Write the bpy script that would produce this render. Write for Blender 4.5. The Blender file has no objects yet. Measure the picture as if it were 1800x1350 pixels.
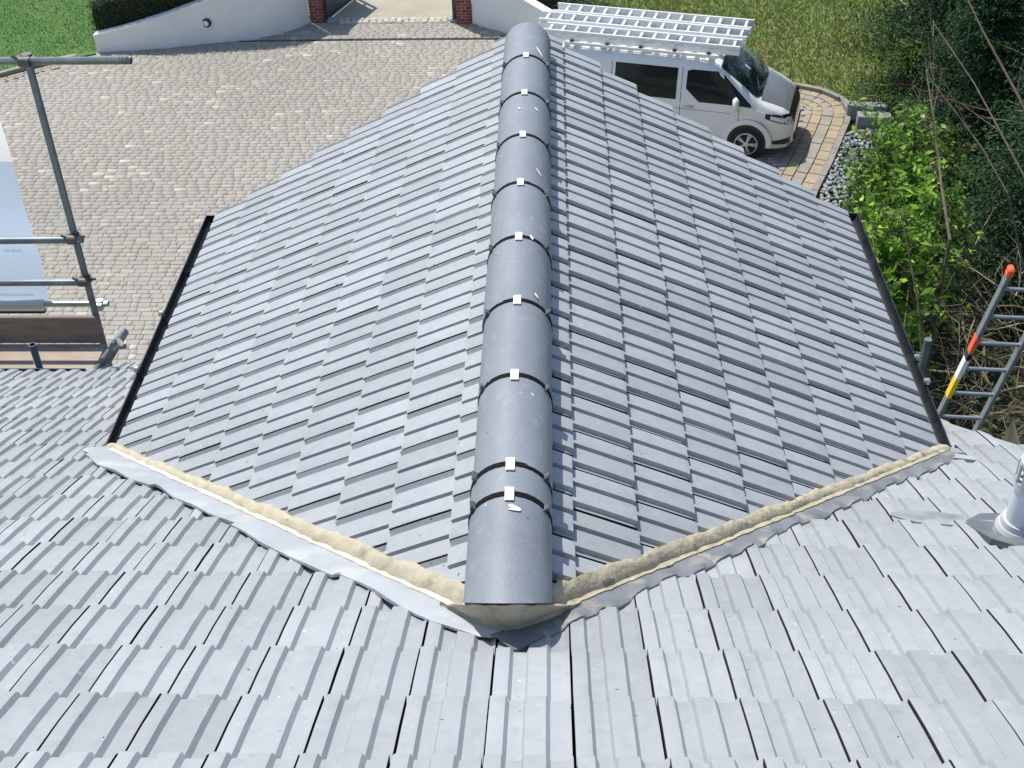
import bpy, bmesh, math, random
import numpy as np
from mathutils import Vector, Matrix, Euler
random.seed(7); rng = np.random.default_rng(7)
S = bpy.context.scene; COL = S.collection
R = math.radians
G = -8.5                                   # ground level; the porch ridge is z = 0
# ------------------------------------------------------------------ camera
cam = bpy.data.cameras.new('camera'); co = bpy.data.objects.new('camera', cam); COL.objects.link(co)
CAMP = Vector((0.114, -5.986, 2.589)); TILT, YAW, ROLL = .64919, -.03714, -.02229
fwd = Vector((math.sin(YAW)*math.cos(TILT), math.cos(YAW)*math.cos(TILT), -math.sin(TILT)))
r0 = Vector((math.cos(YAW), -math.sin(YAW), 0)); u0 = r0.cross(fwd)
cr = math.cos(ROLL)*r0 + math.sin(ROLL)*u0; cu = -math.sin(ROLL)*r0 + math.cos(ROLL)*u0
M = Matrix((cr, cu, -fwd)).transposed().to_4x4(); M.translation = CAMP
co.matrix_world = M
cam.sensor_width = 36; cam.lens = 43.425; cam.clip_end = 1000; S.camera = co
# ------------------------------------------------------------------ sky, sun, exposure
SUN_EL, SUN_DIR = R(60), Vector((-.63, .78, 0)).normalized()      # horizontal direction towards the sun
w = bpy.data.worlds.new('World'); S.world = w; w.use_nodes = True
nt = w.node_tree; bg = nt.nodes['Background']
sky = nt.nodes.new('ShaderNodeTexSky'); sky.sky_type = 'NISHITA'; sky.sun_disc = False
sky.sun_elevation = SUN_EL; sky.sun_rotation = math.atan2(SUN_DIR.x, SUN_DIR.y)
nt.links.new(sky.outputs[0], bg.inputs[0]); bg.inputs[1].default_value = .145
sl = bpy.data.lights.new('sun', 'SUN'); sl.energy = 4.3; sl.angle = R(.5); sl.color = (1, .95, .87)
so = bpy.data.objects.new('sun', sl); COL.objects.link(so)
sd = SUN_DIR*math.cos(SUN_EL) + Vector((0, 0, math.sin(SUN_EL)))
so.rotation_euler = sd.to_track_quat('Z', 'Y').to_euler(); so.location = (0, 0, 30)
vs = S.view_settings; S.display_settings.display_device = 'sRGB'
vs.view_transform = 'Standard'; vs.look = 'None'; vs.gamma = 1; vs.exposure = .2; vs.use_curve_mapping = False

# ------------------------------------------------------------------ helpers
def tag(o, label=None, cat=None, group=None, kind=None):
    if label: o['label'] = label
    if cat: o['category'] = cat
    if group: o['group'] = group
    if kind: o['kind'] = kind
    return o
def empty(name, loc, label, cat, group=None):
    o = bpy.data.objects.new(name, None); COL.objects.link(o); o.location = loc
    o.empty_display_size = .1
    tag(o, label, cat, group); bpy.context.view_layer.update()
    return o
def link(name, me, m=None, parent=None, mw=None):
    o = bpy.data.objects.new(name, me); COL.objects.link(o)
    if m and not me.materials: me.materials.append(m)
    if parent is not None: o.parent = parent; o.matrix_parent_inverse = PINV[parent.name]
    if mw is not None: o.matrix_basis = mw
    return o
class _P(dict):
    def __missing__(self, k): return Matrix()
PINV = _P()
def root(name, loc, label, cat, group=None):
    o = empty(name, loc, label, cat, group); PINV[o.name] = Matrix.Translation(-Vector(loc)); return o
def mesh(name, verts, faces, smooth=False):
    me = bpy.data.meshes.new(name); me.from_pydata([tuple(v) for v in verts], [], faces); me.update()
    if smooth: me.shade_smooth()
    return me
def bobj(name, bm, m, parent=None, smooth=False, mw=None):
    me = bpy.data.meshes.new(name); bmesh.ops.recalc_face_normals(bm, faces=bm.faces[:]); bm.to_mesh(me); bm.free()
    if smooth:
        me.shade_smooth()
        try: me.set_sharp_from_angle(angle=R(40))
        except Exception: pass
    return link(name, me, m, parent, mw)
def add_box(bm, c, s, rot=None, bev=0):
    mt = Matrix.Translation(c) @ (rot.to_4x4() if rot else Matrix()) @ Matrix.Diagonal((*s, 1))
    r = bmesh.ops.create_cube(bm, size=1, matrix=mt)
    if bev:
        es = list({e for v in r['verts'] for e in v.link_edges})
        bmesh.ops.bevel(bm, geom=es, offset=bev, segments=1, affect='EDGES')
def add_tube(bm, a, b, r1, r2=None, n=10, caps=True):
    a, b = Vector(a), Vector(b); d = b-a
    mt = Matrix.Translation((a+b)/2) @ d.to_track_quat('Z', 'Y').to_matrix().to_4x4()
    bmesh.ops.create_cone(bm, cap_ends=caps, segments=n, radius1=r1, radius2=r1 if r2 is None else r2, depth=d.length, matrix=mt)
def add_path(bm, pts, rad, n=8):
    pts = [Vector(p) for p in pts]; rings = []
    for i, p in enumerate(pts):
        t = (pts[min(i+1, len(pts)-1)] - pts[max(i-1, 0)]).normalized()
        q = t.to_track_quat('Z', 'Y'); rr = rad[i] if hasattr(rad, '__len__') else rad
        rings.append([bm.verts.new(p + q @ Vector((rr*math.cos(2*math.pi*k/n), rr*math.sin(2*math.pi*k/n), 0))) for k in range(n)])
    for a, b in zip(rings, rings[1:]):
        for k in range(n): bm.faces.new((a[k], a[(k+1) % n], b[(k+1) % n], b[k]))
    bm.faces.new(rings[0][::-1]); bm.faces.new(rings[-1])
def bulk(name, V, F, m, parent=None, col=None, k=4):
    """numpy mesh: V (n,3), F (m,k)"""
    me = bpy.data.meshes.new(name); V = np.asarray(V, np.float32); F = np.asarray(F, np.int32)
    me.vertices.add(len(V)); me.vertices.foreach_set('co', V.ravel())
    me.loops.add(F.size); me.loops.foreach_set('vertex_index', F.ravel())
    me.polygons.add(len(F)); me.polygons.foreach_set('loop_start', np.arange(0, F.size, k, dtype=np.int32))
    me.polygons.foreach_set('loop_total', np.full(len(F), k, np.int32))
    me.update(calc_edges=True)
    if col is not None:
        at = me.color_attributes.new('tint', 'FLOAT_COLOR', 'POINT')
        c = np.ones((len(V), 4), np.float32); c[:, :3] = col; at.data.foreach_set('color', c.ravel())
    me.materials.append(m)
    return link(name, me, None, parent)
# ------------------------------------------------------------------ materials
MATS = {}
def mat(name, c, rough=.6, c2=None, scale=8, detail=6, spread=(.35, .65), bump=0, bscale=60, metal=0, rnd=0, spec=.5, attr=None,
        objcol=False, coat=0, transl=0, stain=None, stscale=3, streak=None, speck=False):
    m = bpy.data.materials.new(name); m.use_nodes = True; n = m.node_tree.nodes; L = m.node_tree.links
    p = n['Principled BSDF']; p.inputs['Roughness'].default_value = rough; p.inputs['Metallic'].default_value = metal
    p.inputs['Specular IOR Level'].default_value = spec; p.inputs['Coat Weight'].default_value = coat
    tc = n.new('ShaderNodeTexCoord'); geo = n.new('ShaderNodeNewGeometry')
    def noise(sc, det=6, vec=None):
        t = n.new('ShaderNodeTexNoise'); t.inputs['Scale'].default_value = sc; t.inputs['Detail'].default_value = det
        L.new(vec or geo.outputs['Position'], t.inputs['Vector']); return t
    def mixc(fac, a, b, mode='MIX'):
        x = n.new('ShaderNodeMix'); x.data_type = 'RGBA'; x.blend_type = mode
        if isinstance(fac, (int, float)): x.inputs[0].default_value = fac
        else: L.new(fac, x.inputs[0])
        for i, v in ((6, a), (7, b)):
            if isinstance(v, tuple): x.inputs[i].default_value = (*v[:3], 1)
            else: L.new(v, x.inputs[i])
        return x.outputs[2]
    def ramp(src, a, b):
        x = n.new('ShaderNodeMapRange'); x.inputs[1].default_value = a; x.inputs[2].default_value = b; L.new(src, x.inputs[0]); return x.outputs[0]
    src = tuple(c)
    if attr: a = n.new('ShaderNodeAttribute'); a.attribute_name = attr; src = a.outputs['Color']
    if objcol: a = n.new('ShaderNodeObjectInfo'); src = a.outputs['Color']
    if c2 is not None:
        f = ramp(noise(scale, detail).outputs[0], *spread)
        src = mixc(f, src, tuple(c2)) if not (attr or objcol) else mixc(f, src, mixc(1.0, src, tuple(c2), 'MULTIPLY'))
    if stain is not None:
        f = ramp(noise(stscale, 8).outputs[0], .55, .72); src = mixc(f, src, tuple(stain))
    if streak is not None:
        mp = n.new('ShaderNodeMapping'); mp.inputs['Scale'].default_value = streak[1]; L.new(geo.outputs['Position'], mp.inputs[0])
        f = ramp(noise(1, 4, mp.outputs[0]).outputs[0], .5, .75); src = mixc(f, src, tuple(streak[0]))
    if speck:                                       # small dark grit and pale flecks
        src = mixc(ramp(noise(55, 2).outputs[0], .745, .77), src, (.06, .06, .065)); src = mixc(ramp(noise(31, 3).outputs[0], .735, .76), src, (.55, .56, .56))
    if rnd:
        a = n.new('ShaderNodeObjectInfo'); hs = n.new('ShaderNodeHueSaturation')
        x = n.new('ShaderNodeMapRange'); x.inputs[3].default_value = 1-rnd; x.inputs[4].default_value = 1+rnd
        L.new(a.outputs['Random'], x.inputs[0]); L.new(x.outputs[0], hs.inputs['Value'])
        if isinstance(src, tuple): hs.inputs['Color'].default_value = (*src, 1)
        else: L.new(src, hs.inputs['Color'])
        src = hs.outputs[0]
    if isinstance(src, tuple): p.inputs['Base Color'].default_value = (*src, 1)
    else: L.new(src, p.inputs['Base Color'])
    if bump:
        b = n.new('ShaderNodeBump'); b.inputs['Strength'].default_value = 1; b.inputs['Distance'].default_value = bump
        L.new(noise(bscale, 5).outputs[0], b.inputs['Height']); L.new(b.outputs[0], p.inputs['Normal'])
    if transl:
        t = n.new('ShaderNodeBsdfTranslucent'); mx = n.new('ShaderNodeMixShader'); mx.inputs[0].default_value = transl
        if isinstance(src, tuple): t.inputs[0].default_value = (*src, 1)
        else: L.new(src, t.inputs[0])
        L.new(p.outputs[0], mx.inputs[1]); L.new(t.outputs[0], mx.inputs[2]); L.new(mx.outputs[0], n['Material Output'].inputs[0])
    MATS[name] = m; return m
m_tile = mat('painted_tile', (.345, .366, .384), .5, (.325, .347, .366), 3, rnd=.095, bump=.001, bscale=90, stain=(.365, .385, .40), stscale=16, spec=.35, streak=((.305, .322, .338), (22, 22, 22)), speck=True)
m_tedge = mat('bare_tile_edge', (.035, .036, .04), .9)
m_tile_far = m_tile
m_ridge = mat('ridge_paint', (.225, .25, .285), .5, (.205, .23, .262), 9, bump=.0014, bscale=110, spec=.5, rnd=.04, stain=(.26, .283, .312), stscale=18, streak=((.185, .205, .235), (9, 3, 9)), speck=True)
m_black = mat('black_rubber', (.008, .008, .009), .85, spec=.15)
m_gutter = mat('black_gutter_plastic', (.012, .015, .02), .35, (.03, .035, .04), 10)
m_clip = mat('white_plastic', (.8, .8, .78), .5)
m_underlay = mat('dark_underlay', (.02, .021, .024), .9)
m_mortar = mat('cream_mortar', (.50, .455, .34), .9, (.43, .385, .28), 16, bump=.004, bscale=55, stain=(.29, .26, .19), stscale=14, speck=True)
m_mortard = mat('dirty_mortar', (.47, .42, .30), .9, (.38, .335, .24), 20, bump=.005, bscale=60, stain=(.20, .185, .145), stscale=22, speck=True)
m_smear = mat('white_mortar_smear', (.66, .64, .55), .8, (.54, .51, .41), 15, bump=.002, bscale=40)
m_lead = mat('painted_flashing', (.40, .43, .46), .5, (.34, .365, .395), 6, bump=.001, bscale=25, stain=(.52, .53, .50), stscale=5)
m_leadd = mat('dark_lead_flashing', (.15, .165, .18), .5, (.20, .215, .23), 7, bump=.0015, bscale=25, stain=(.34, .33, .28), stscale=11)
m_slate = mat('lead_sheet', (.16, .18, .20), .5, (.11, .125, .14), 9, bump=.002, bscale=30)
m_patch = mat('grey_sealant_patch', (.20, .22, .235), .5, (.33, .35, .37), 9, bump=.002, bscale=30)
m_roll = mat('ridge_roll_felt', (.13, .145, .165), .7, (.05, .055, .065), 30, bump=.003, bscale=60)
m_render = mat('white_render', (.84, .84, .82), .85, (.78, .78, .77), 2, bump=.002, bscale=50)
m_housewall = mat('house_render', (.62, .60, .55), .85, (.54, .52, .47), 2, bump=.002)
m_brick = mat('red_brick', (.27, .075, .05), .85, (.19, .055, .04), 20, rnd=.25, bump=.003, bscale=80)
m_joint = mat('brick_joint', (.45, .42, .36), .9)
m_gate = mat('dark_gate_paint', (.035, .06, .08), .45, (.045, .07, .09), 4)
m_block = mat('paving_stuff', (.3, .28, .24), .85, (.90, .90, .90), 14, attr='tint', bump=.003, bscale=70, spec=.3)
m_blocko = mat('paving_piece', (.3, .28, .24), .85, (.90, .90, .90), 14, objcol=True, bump=.003, bscale=70, spec=.3)
m_sand = mat('jointing_sand', (.345, .323, .28), .95, (.31, .29, .25), 6)
m_road = mat('access_drive_surface', (.40, .365, .285), .9, (.34, .31, .24), 1.2, bump=.006, bscale=18, stain=(.42, .38, .31), stscale=5)
m_kerb = mat('kerb_concrete', (.30, .275, .25), .85, (.23, .21, .19), 5, bump=.003)
m_lawn = mat('lawn_turf', (.14, .21, .05), .95, (.20, .22, .08), .9, bump=.02, bscale=9, stain=(.24, .20, .10), stscale=2.2)
m_lawn2 = mat('lawn_turf_green', (.06, .15, .03), .95, (.085, .17, .035), 1.2, bump=.02, bscale=9)
m_grass = mat('grass_blade', (.1, .15, .04), .8, attr='tint', transl=.3, c=(.1, .15, .04)) if False else mat('grass_blade', (.1, .15, .04), .8, attr='tint', transl=.3)
m_leaf = mat('leaf', (.1, .2, .03), .5, attr='tint', transl=.35, spec=.4)
m_conif = mat('conifer_spray', (.03, .06, .02), .8, attr='tint', transl=.12, spec=.08)
m_bark = mat('bark', (.085, .065, .05), .9, (.13, .105, .08), 12, bump=.006, bscale=40)
m_twig = mat('bare_twig', (.16, .125, .09), .9, attr='tint', spec=.2)
m_soil = mat('leaf_litter', (.018, .018, .011), .95, (.035, .03, .018), 3, bump=.03, bscale=8)
m_pebble = mat('pebble', (.3, .32, .32), .8, attr='tint', bump=.004, bscale=50)
m_galv = mat('galvanised_tube', (.42, .45, .46), .42, (.30, .33, .34), 9, metal=.75, bump=.0006, bscale=60)
m_galvd = mat('weathered_tube', (.22, .26, .29), .5, (.16, .19, .21), 9, metal=.6)
m_rust = mat('coupler_steel', (.12, .115, .11), .6, (.17, .15, .135), 20, metal=.6)
m_board = mat('scaffold_board', (.43, .36, .29), .9, (.35, .29, .235), 5, bump=.003, bscale=40, streak=((.31, .26, .215), (2, 40, 40)))
m_toe = mat('toe_board_timber', (.27, .225, .19), .9, (.22, .185, .155), 6, bump=.003, bscale=40, streak=((.16, .135, .115), (3, 30, 40)))
m_banner = mat('banner_sheet', (.60, .69, .85), .35, (.56, .65, .82), 3, transl=.7)
m_bannerw = mat('banner_white', (.9, .9, .9), .35, transl=.7)
m_print = mat('white_print', (.97, .97, .97), .4, transl=.85)
m_alu = mat('ladder_aluminium', (.86, .87, .87), .4, (.76, .77, .78), 12, metal=.15)
m_alud = mat('dull_aluminium', (.30, .34, .38), .45, (.24, .28, .32), 15, metal=.55)
m_orange = mat('orange_plastic', (.85, .12, .03), .45)
m_yellow = mat('yellow_sticker', (.85, .62, .02), .5)
m_wht = mat('white_sticker', (.8, .82, .84), .5)
m_van = mat('van_white_paint', (.82, .82, .80), .22, (.79, .79, .775), 2, coat=.6)
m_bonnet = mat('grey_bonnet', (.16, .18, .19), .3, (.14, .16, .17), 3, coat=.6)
m_glass = mat('dark_glass', (.006, .010, .014), .06, spec=.3)
m_wscreen = mat('windscreen_glass', (.008, .02, .018), .05, spec=.7)
m_plast = mat('black_trim', (.012, .013, .014), .4)
m_tyre = mat('tyre', (.018, .018, .019), .8)
m_rim = mat('alloy_rim', (.55, .56, .57), .3, metal=.7)
m_lamp = mat('headlamp_lens', (.88, .89, .90), .25, spec=.8, coat=1)
m_pvc = mat('pale_pvc', (.62, .66, .70), .32, (.58, .62, .66), 6)
m_pvcr = mat('pale_pvc_collar', (.50, .52, .53), .4)
m_ply = mat('raw_timber', (.52, .38, .26), .8, (.42, .30, .20), 6, streak=((.30, .21, .14), (30, 4, 8)))
m_stone = mat('grey_block', (.30, .32, .34), .85, (.24, .26, .28), 8, bump=.003)
m_cobble = mat('pale_cobble', (.52, .49, .41), .85, (.42, .39, .33), 12, rnd=.15)
m_buff = mat('buff_block', (.36, .295, .195), .85, (.32, .265, .175), 9, rnd=.10, bump=.003)
m_gblock = mat('grey_border_block', (.32, .295, .25), .85, (.28, .26, .22), 9, rnd=.10, bump=.003)

# ------------------------------------------------------------------ roof geometry
W, H, Lb, Y0 = 1.863, 1.061, -1.697, -3.635
PG = math.atan2(H, W); cg, sg = math.cos(PG), math.sin(PG)
PM = math.atan2(H-.06, Lb-Y0); cm, sm = math.cos(PM), math.sin(PM)
ZM = lambda y: -.06 - math.tan(PM)*(y-Y0)              # main roof plane
ZG = lambda x: -abs(x)*math.tan(PG)
TW = .2
PROF = [(.0025, .014), (.009, .0165), (.040, .016), (.049, .002), (.083, .001), (.089, .015), (.137, .016), (.147, .002), (.183, .001), (.1962, .013)]
PROFG = [(.003, .0145), (.008, .0165), (.067, .017), (.070, .001), (.0845, .0005), (.088, .016), (.161, .017), (.164, .001), (.182, .0005), (.1942, .0145)]
def tile_mesh(gauge, over=.03, bow=.004, lift=.02, seed=0, PROF=PROF, bull=.006):
    rr = random.Random(seed)
    vs_ = []; fs = []; segs = [(-over, 0, 0), (gauge*.5, .5, 0), (gauge-.016, .95, 0), (gauge, 1, -bull)]
    n = len(PROF); ns = len(segs)-1
    for (v, t, dz) in segs:
        for (u, h) in PROF: vs_.append((u, v, h + lift*max(v, 0)/gauge + bow*math.sin(math.pi*t) + dz + rr.uniform(-.0004, .0004)))
    for i in range(ns):
        for j in range(n-1): a = i*n+j; fs.append((a, a+1, a+n+1, a+n))
    b = len(vs_)                                           # nose and left edge going down
    for (u, h) in PROF: vs_.append((u, gauge-.002, h+lift-.026))
    for j in range(n-1): fs.append((ns*n+j, ns*n+j+1, b+j+1, b+j))
    e = len(vs_)
    for (v, t, dz) in segs: vs_.append((PROF[0][0], v, -.014 + lift*max(v, 0)/gauge)); vs_.append((PROF[-1][0], v, -.014 + lift*max(v, 0)/gauge))
    for i in range(ns):
        fs.append((i*n, (i+1)*n, e+2*(i+1), e+2*i)); fs.append((i*n+n-1, e+2*i+1, e+2*(i+1)+1, (i+1)*n+n-1))
    me = mesh('tile', vs_, fs); me.materials.append(m_tile); me.materials.append(m_tedge); me.shade_smooth()
    for p in me.polygons[-6:]: p.material_index = 1
    try: me.set_sharp_from_angle(angle=R(24))
    except Exception: pass
    return me
def frame(u, v, n, o):
    m = Matrix((u, v, n)).transposed().to_4x4(); m.translation = o; return m
def clip_mesh(me, mw, planes):
    """planes: (point, normal) world, keeps the side the normal points to. returns mesh or None, changed"""
    pts = [mw @ v.co for v in me.vertices]; cut = []
    for (p, nn) in planes:
        ds = [(q-p).dot(nn) for q in pts]
        if max(ds) < .004: return None, True
        if min(ds) < 0: cut.append((p, nn))
    if not cut: return me, False
    bm = bmesh.new(); bm.from_mesh(me); inv = mw.inverted()
    for (p, nn) in cut:
        pl = inv @ p; nl = (inv.to_3x3() @ nn).normalized()
        bmesh.ops.bisect_plane(bm, geom=bm.verts[:]+bm.edges[:]+bm.faces[:], plane_co=pl, plane_no=nl, clear_inner=True)
    if len(bm.faces) < 3: bm.free(); return None, True
    m2 = bpy.data.meshes.new('tile'); bm.to_mesh(m2); bm.free(); m2.materials.append(m_tile); m2.materials.append(m_tedge); m2.shade_smooth()
    try: m2.set_sharp_from_angle(angle=R(24))
    except Exception: pass
    return m2, True
def project(p):
    d = Vector(p)-CAMP; z = d.dot(fwd)
    if z < .1: return None
    return 900+2171.3*d.dot(cr)/z, 675-2171.3*d.dot(cu)/z, z
def join_tiles(name, items, parent):
    bm = bmesh.new()
    for me, mw in items:
        k = len(bm.verts); bm.from_mesh(me); bm.verts.ensure_lookup_table()
        for v in bm.verts[k:]: v.co = mw @ v.co
    me = bpy.data.meshes.new(name); bm.to_mesh(me); bm.free(); me.materials.append(m_tile); me.materials.append(m_tedge); me.shade_smooth()
    try: me.set_sharp_from_angle(angle=R(24))
    except Exception: pass
    return tag(link(name, me, None, parent), kind='stuff')
def jit(mw, a=.0012, b=.25):
    return mw @ Matrix.Translation((random.gauss(0, a*.6), random.gauss(0, a*1.6), random.gauss(0, a*.5))) @ Euler((R(random.gauss(0, b*.4)), R(random.gauss(0, b)), R(random.gauss(0, b*.6)))).to_matrix().to_4x4()

# ------------------------------------------------------------------ ground, lawns, driveway
def sheet(name, pts, z, m, kind='structure'):
    me = mesh(name, [(x, y, z) for x, y in pts], [tuple(range(len(pts)))]); return tag(link(name, me, m), kind=kind)
sheet('lawn', [(-250, -120), (250, -120), (250, 300), (-250, 300)], G-.06, m_lawn)
sheet('side_lawn', [(-60, 12), (-13.2, 19.0), (-12.3, 20.05), (-11.1, 21.05), (-10.4, 21.4), (-7.5, 22.1), (-6, 22.8), (-6, 60), (-60, 60)], G-.02, m_lawn2)
EDGE = [(-.2, 21.8), (1.2, 21.0), (2.4, 20.35), (3.9, 19.65), (5.25, 19.16), (5.72, 18.98), (6.05, 18.72), (6.25, 18.4), (6.31, 18.05), (6.25, 17.7), (6.02, 17.04), (5.47, 15.57), (5.04, 14.55), (4.3, 12.6), (3.5, 10.5), (2.6, 8.0)]
LEFT = [(-16, 6), (-16, 17.2), (-13.2, 19.15), (-12.24, 20.05), (-11.7, 20.5), (-11.1, 20.9), (-10.4, 21.25)]
WALLL = [(-10.42, 21.42), (-9.48, 21.44), (-8.72, 21.58), (-7.96, 21.8), (-7.06, 22.0), (-6.4, 22.3), (-5.95, 22.68), (-5.68, 23.1)]
WALLR = [(-1.72, 22.95), (-1.3, 22.6), (-.85, 22.32), (.06, 21.72), (.7, 21.4), (1.7, 21.0)]
DRIVE = LEFT + WALLL[:] + [(-5.6, 23.2), (-1.8, 23.2)] + WALLR[:3] + EDGE
drive = sheet('driveway', DRIVE, G, m_sand)
sheet('access_drive', [(-5.45, 23.25), (-1.95, 23.25), (-1.6, 24), (-1.6, 40), (-6.2, 40), (-6.2, 24)], G+.012, m_road)
sheet('planting_bed', [(2.8, 8.0), (3.7, 10.4), (4.55, 12.5), (5.2, 14.3), (6.15, 16.8), (6.5, 17.6), (6.6, 18.6), (8.2, 20.5), (9, 24), (10, 40), (60, 40), (60, -40), (1.5, -40), (1.9, 4)], G-.03, m_soil)

def inside(p, poly):
    x, y = p; c = False
    for (x1, y1), (x2, y2) in zip(poly, poly[1:]+poly[:1]):
        if (y1 > y) != (y2 > y) and x < (x2-x1)*(y-y1)/(y2-y1)+x1: c = not c
    return c
def dist_line(p, line):
    b = 1e9
    for (x1, y1), (x2, y2) in zip(line, line[1:]):
        dx, dy = x2-x1, y2-y1; t = max(0, min(1, ((p[0]-x1)*dx+(p[1]-y1)*dy)/(dx*dx+dy*dy)))
        b = min(b, math.hypot(p[0]-x1-t*dx, p[1]-y1-t*dy))
    return b
def block_geo(cx, cy, wx, wy, z, top=.03, ch=.003, rot=0):
    o = []
    for (sx, sy) in ((-1, -1), (1, -1), (1, 1), (-1, 1)): o.append((cx+sx*wx/2, cy+sy*wy/2, z+.001))
    for (sx, sy) in ((-1, -1), (1, -1), (1, 1), (-1, 1)): o.append((cx+sx*(wx/2-.001), cy+sy*(wy/2-.001), z+top-ch))
    for (sx, sy) in ((-1, -1), (1, -1), (1, 1), (-1, 1)): o.append((cx+sx*(wx/2-ch), cy+sy*(wy/2-ch), z+top))
    return o
BF = [(8, 9, 10, 11)] + [(a, (a+1) % 4, 4+(a+1) % 4, 4+a) for a in range(4)] + [(4+a, 4+(a+1) % 4, 8+(a+1) % 4, 8+a) for a in range(4)]
blocks = []
SILH = [(885, 80), (388, 375), (207, 790), (0, 655), (0, 1350), (1800, 1350), (1800, 780), (1645, 760), (1490, 378), (968, 80)]
PITCH = .131
def patch(x, y):
    return math.sin(x*1.3+y*.4)*math.sin(y*1.1-x*.3+1.2)
y = 7.7
row = 0
while y < 23.1:
    x = -15.0 + random.uniform(0, .2)
    while x < 6.4:
        wd = random.choice((.12, .16, .2, .2, .24, .24))
        c = (x+wd/2, y)
        if inside(c, DRIVE) and dist_line(c, EDGE) > .86 and dist_line(c, LEFT) > .42 and not (21.90 < y < 22.03 and c[0] > -7.3):
            v = random.gauss(1, .025)*(1+.06*patch(c[0]*.5+3, c[1]*.6))
            base = np.array((.345, .324, .282))*v*np.array((1+random.gauss(0, .02), 1, 1+random.gauss(0, .03)))
            pale = .016 + .24*max(0, patch(c[0], c[1])-.25)
            if y < 13: pale *= .8
            if random.random() < pale: base = np.array((.47, .445, .38))*random.uniform(.82, 1.08)
            elif random.random() < .10: base = np.array((.385, .36, .305))
            blocks.append((c[0], y, wd, tuple(base), random.uniform(.0285, .032)))
        x += wd
    y += PITCH; row += 1
def score(b):
    q = project((b[0], b[1], G))
    if not q or not (-5 < q[0] < 1805 and -5 < q[1] < 1350): return -1
    if inside(q[:2], SILH): return -1
    if q[0] < 190 and q[1] > 555: return -1
    return b[2]/q[2]**2
order = sorted(range(len(blocks)), key=lambda i: -score(blocks[i])); ind = set(order[:300])
bmesh_cache = {}
V = []; F = []; CC = []
for i, (x, y, wd, c, top) in enumerate(blocks):
    if i in ind:
        if wd not in bmesh_cache:
            me = mesh('paving_block', block_geo(0, 0, wd-.005, PITCH-.007, 0, .03), BF); me.materials.append(m_blocko); bmesh_cache[wd] = me
        o = link('paving_block', bmesh_cache[wd], None, drive, Matrix.Translation((x, y, G+top-.03)) @ Euler((R(random.gauss(0, .4)), R(random.gauss(0, .4)), R(random.gauss(0, .5)))).to_matrix().to_4x4())
        o.color = (*c, 1)
    else:
        k = len(V); V += block_geo(x, y, wd-.005, PITCH-.007, G, top); F += [tuple(k+j for j in f) for f in BF]; CC += [c]*12
tag(bulk('paving_blocks', V, F, m_block, drive, np.array(CC)), kind='stuff')
# border strips that follow the right-hand edge
def offset_line(line, d, step):
    pts = []; acc = []
    for (x1, y1), (x2, y2) in zip(line, line[1:]):
        n = max(1, int(math.hypot(x2-x1, y2-y1)/.03))
        for k in range(n): acc.append((x1+(x2-x1)*k/n, y1+(y2-y1)*k/n))
    acc.append(line[-1]); acc = np.array(acc)
    sm_ = acc.copy()
    for k in range(len(acc)): sm_[k] = acc[max(0, k-12):k+13].mean(0)
    t = np.gradient(sm_, axis=0); t /= np.linalg.norm(t, axis=1)[:, None]
    off = sm_ + np.stack([t[:, 1], -t[:, 0]], 1)*d
    s = np.r_[0, np.cumsum(np.linalg.norm(np.diff(off, axis=0), axis=1))]
    res = []; q = step/2
    while q < s[-1]:
        i = np.searchsorted(s, q); res.append((off[i], math.atan2(t[i][1], t[i][0]))); q += step
    return res
def border(d, wd, ln, m, name, lim, line=EDGE, h=.03, gap=.008, keep=None):
    me = mesh(name, block_geo(0, 0, ln-gap, wd-gap, 0, h), BF); me.materials.append(m)
    for (p, a) in offset_line(line, d, ln):
        if keep and not keep(p): continue
        link(name, me, None, drive, Matrix.Translation((p[0], p[1], G+random.uniform(-.002, .002))) @ Matrix.Rotation(a, 4, 'Z'))
kp = lambda p: p[1] > 12.5 and p[0] > 2.2
border(.15, .21, .2, m_buff, 'border_block', 0, keep=kp)
border(.375, .21, .22, m_gblock, 'grey_border_block', 0, keep=kp)
border(.595, .20, .2, m_buff, 'border_block', 0, keep=kp)
border(.76, .12, .2, m_gblock, 'grey_border_block', 0, keep=kp)
border(-.03, .13, .6, m_kerb, 'kerb_stone', 0, h=.10, keep=lambda p: p[1] > 9)
border(.06, .14, .6, m_kerb, 'kerb_stone', 0, line=LEFT, h=.12)
border(.21, .14, .2, m_buff, 'border_block', 0, line=LEFT, keep=lambda p: p[0] > -14 and p[1] > 18)
border(.35, .12, .2, m_gblock, 'grey_border_block', 0, line=LEFT, keep=lambda p: p[0] > -14 and p[1] > 18)
# slot drain across the drive
bm = bmesh.new(); add_box(bm, (-3.2, 21.965, G+.012), (8.1, .05, .02)); tag(bobj('slot_drain', bm, m_plast, drive), 'thin black slot drain across the paving')
# threshold: cobbles and two grey end stones
me = mesh('cobble', block_geo(0, 0, .15, .16, 0, .05, .025), BF); me.materials.append(m_cobble)
for i in range(18):
    for j in range(2):
        link('cobble', me, None, drive, Matrix.Translation((-4.93+.158*i+random.uniform(-.02, .02), 23.08+.15*j, G+random.uniform(0, .02))) @ Matrix.Rotation(random.uniform(-.3, .3), 4, 'Z'))
for x in (-5.1, -2.12):
    bm = bmesh.new(); add_box(bm, (x, 23.12, G+.06), (.30, .26, .12), bev=.03); tag(bobj('end_stone', bm, m_stone, drive))
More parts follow.
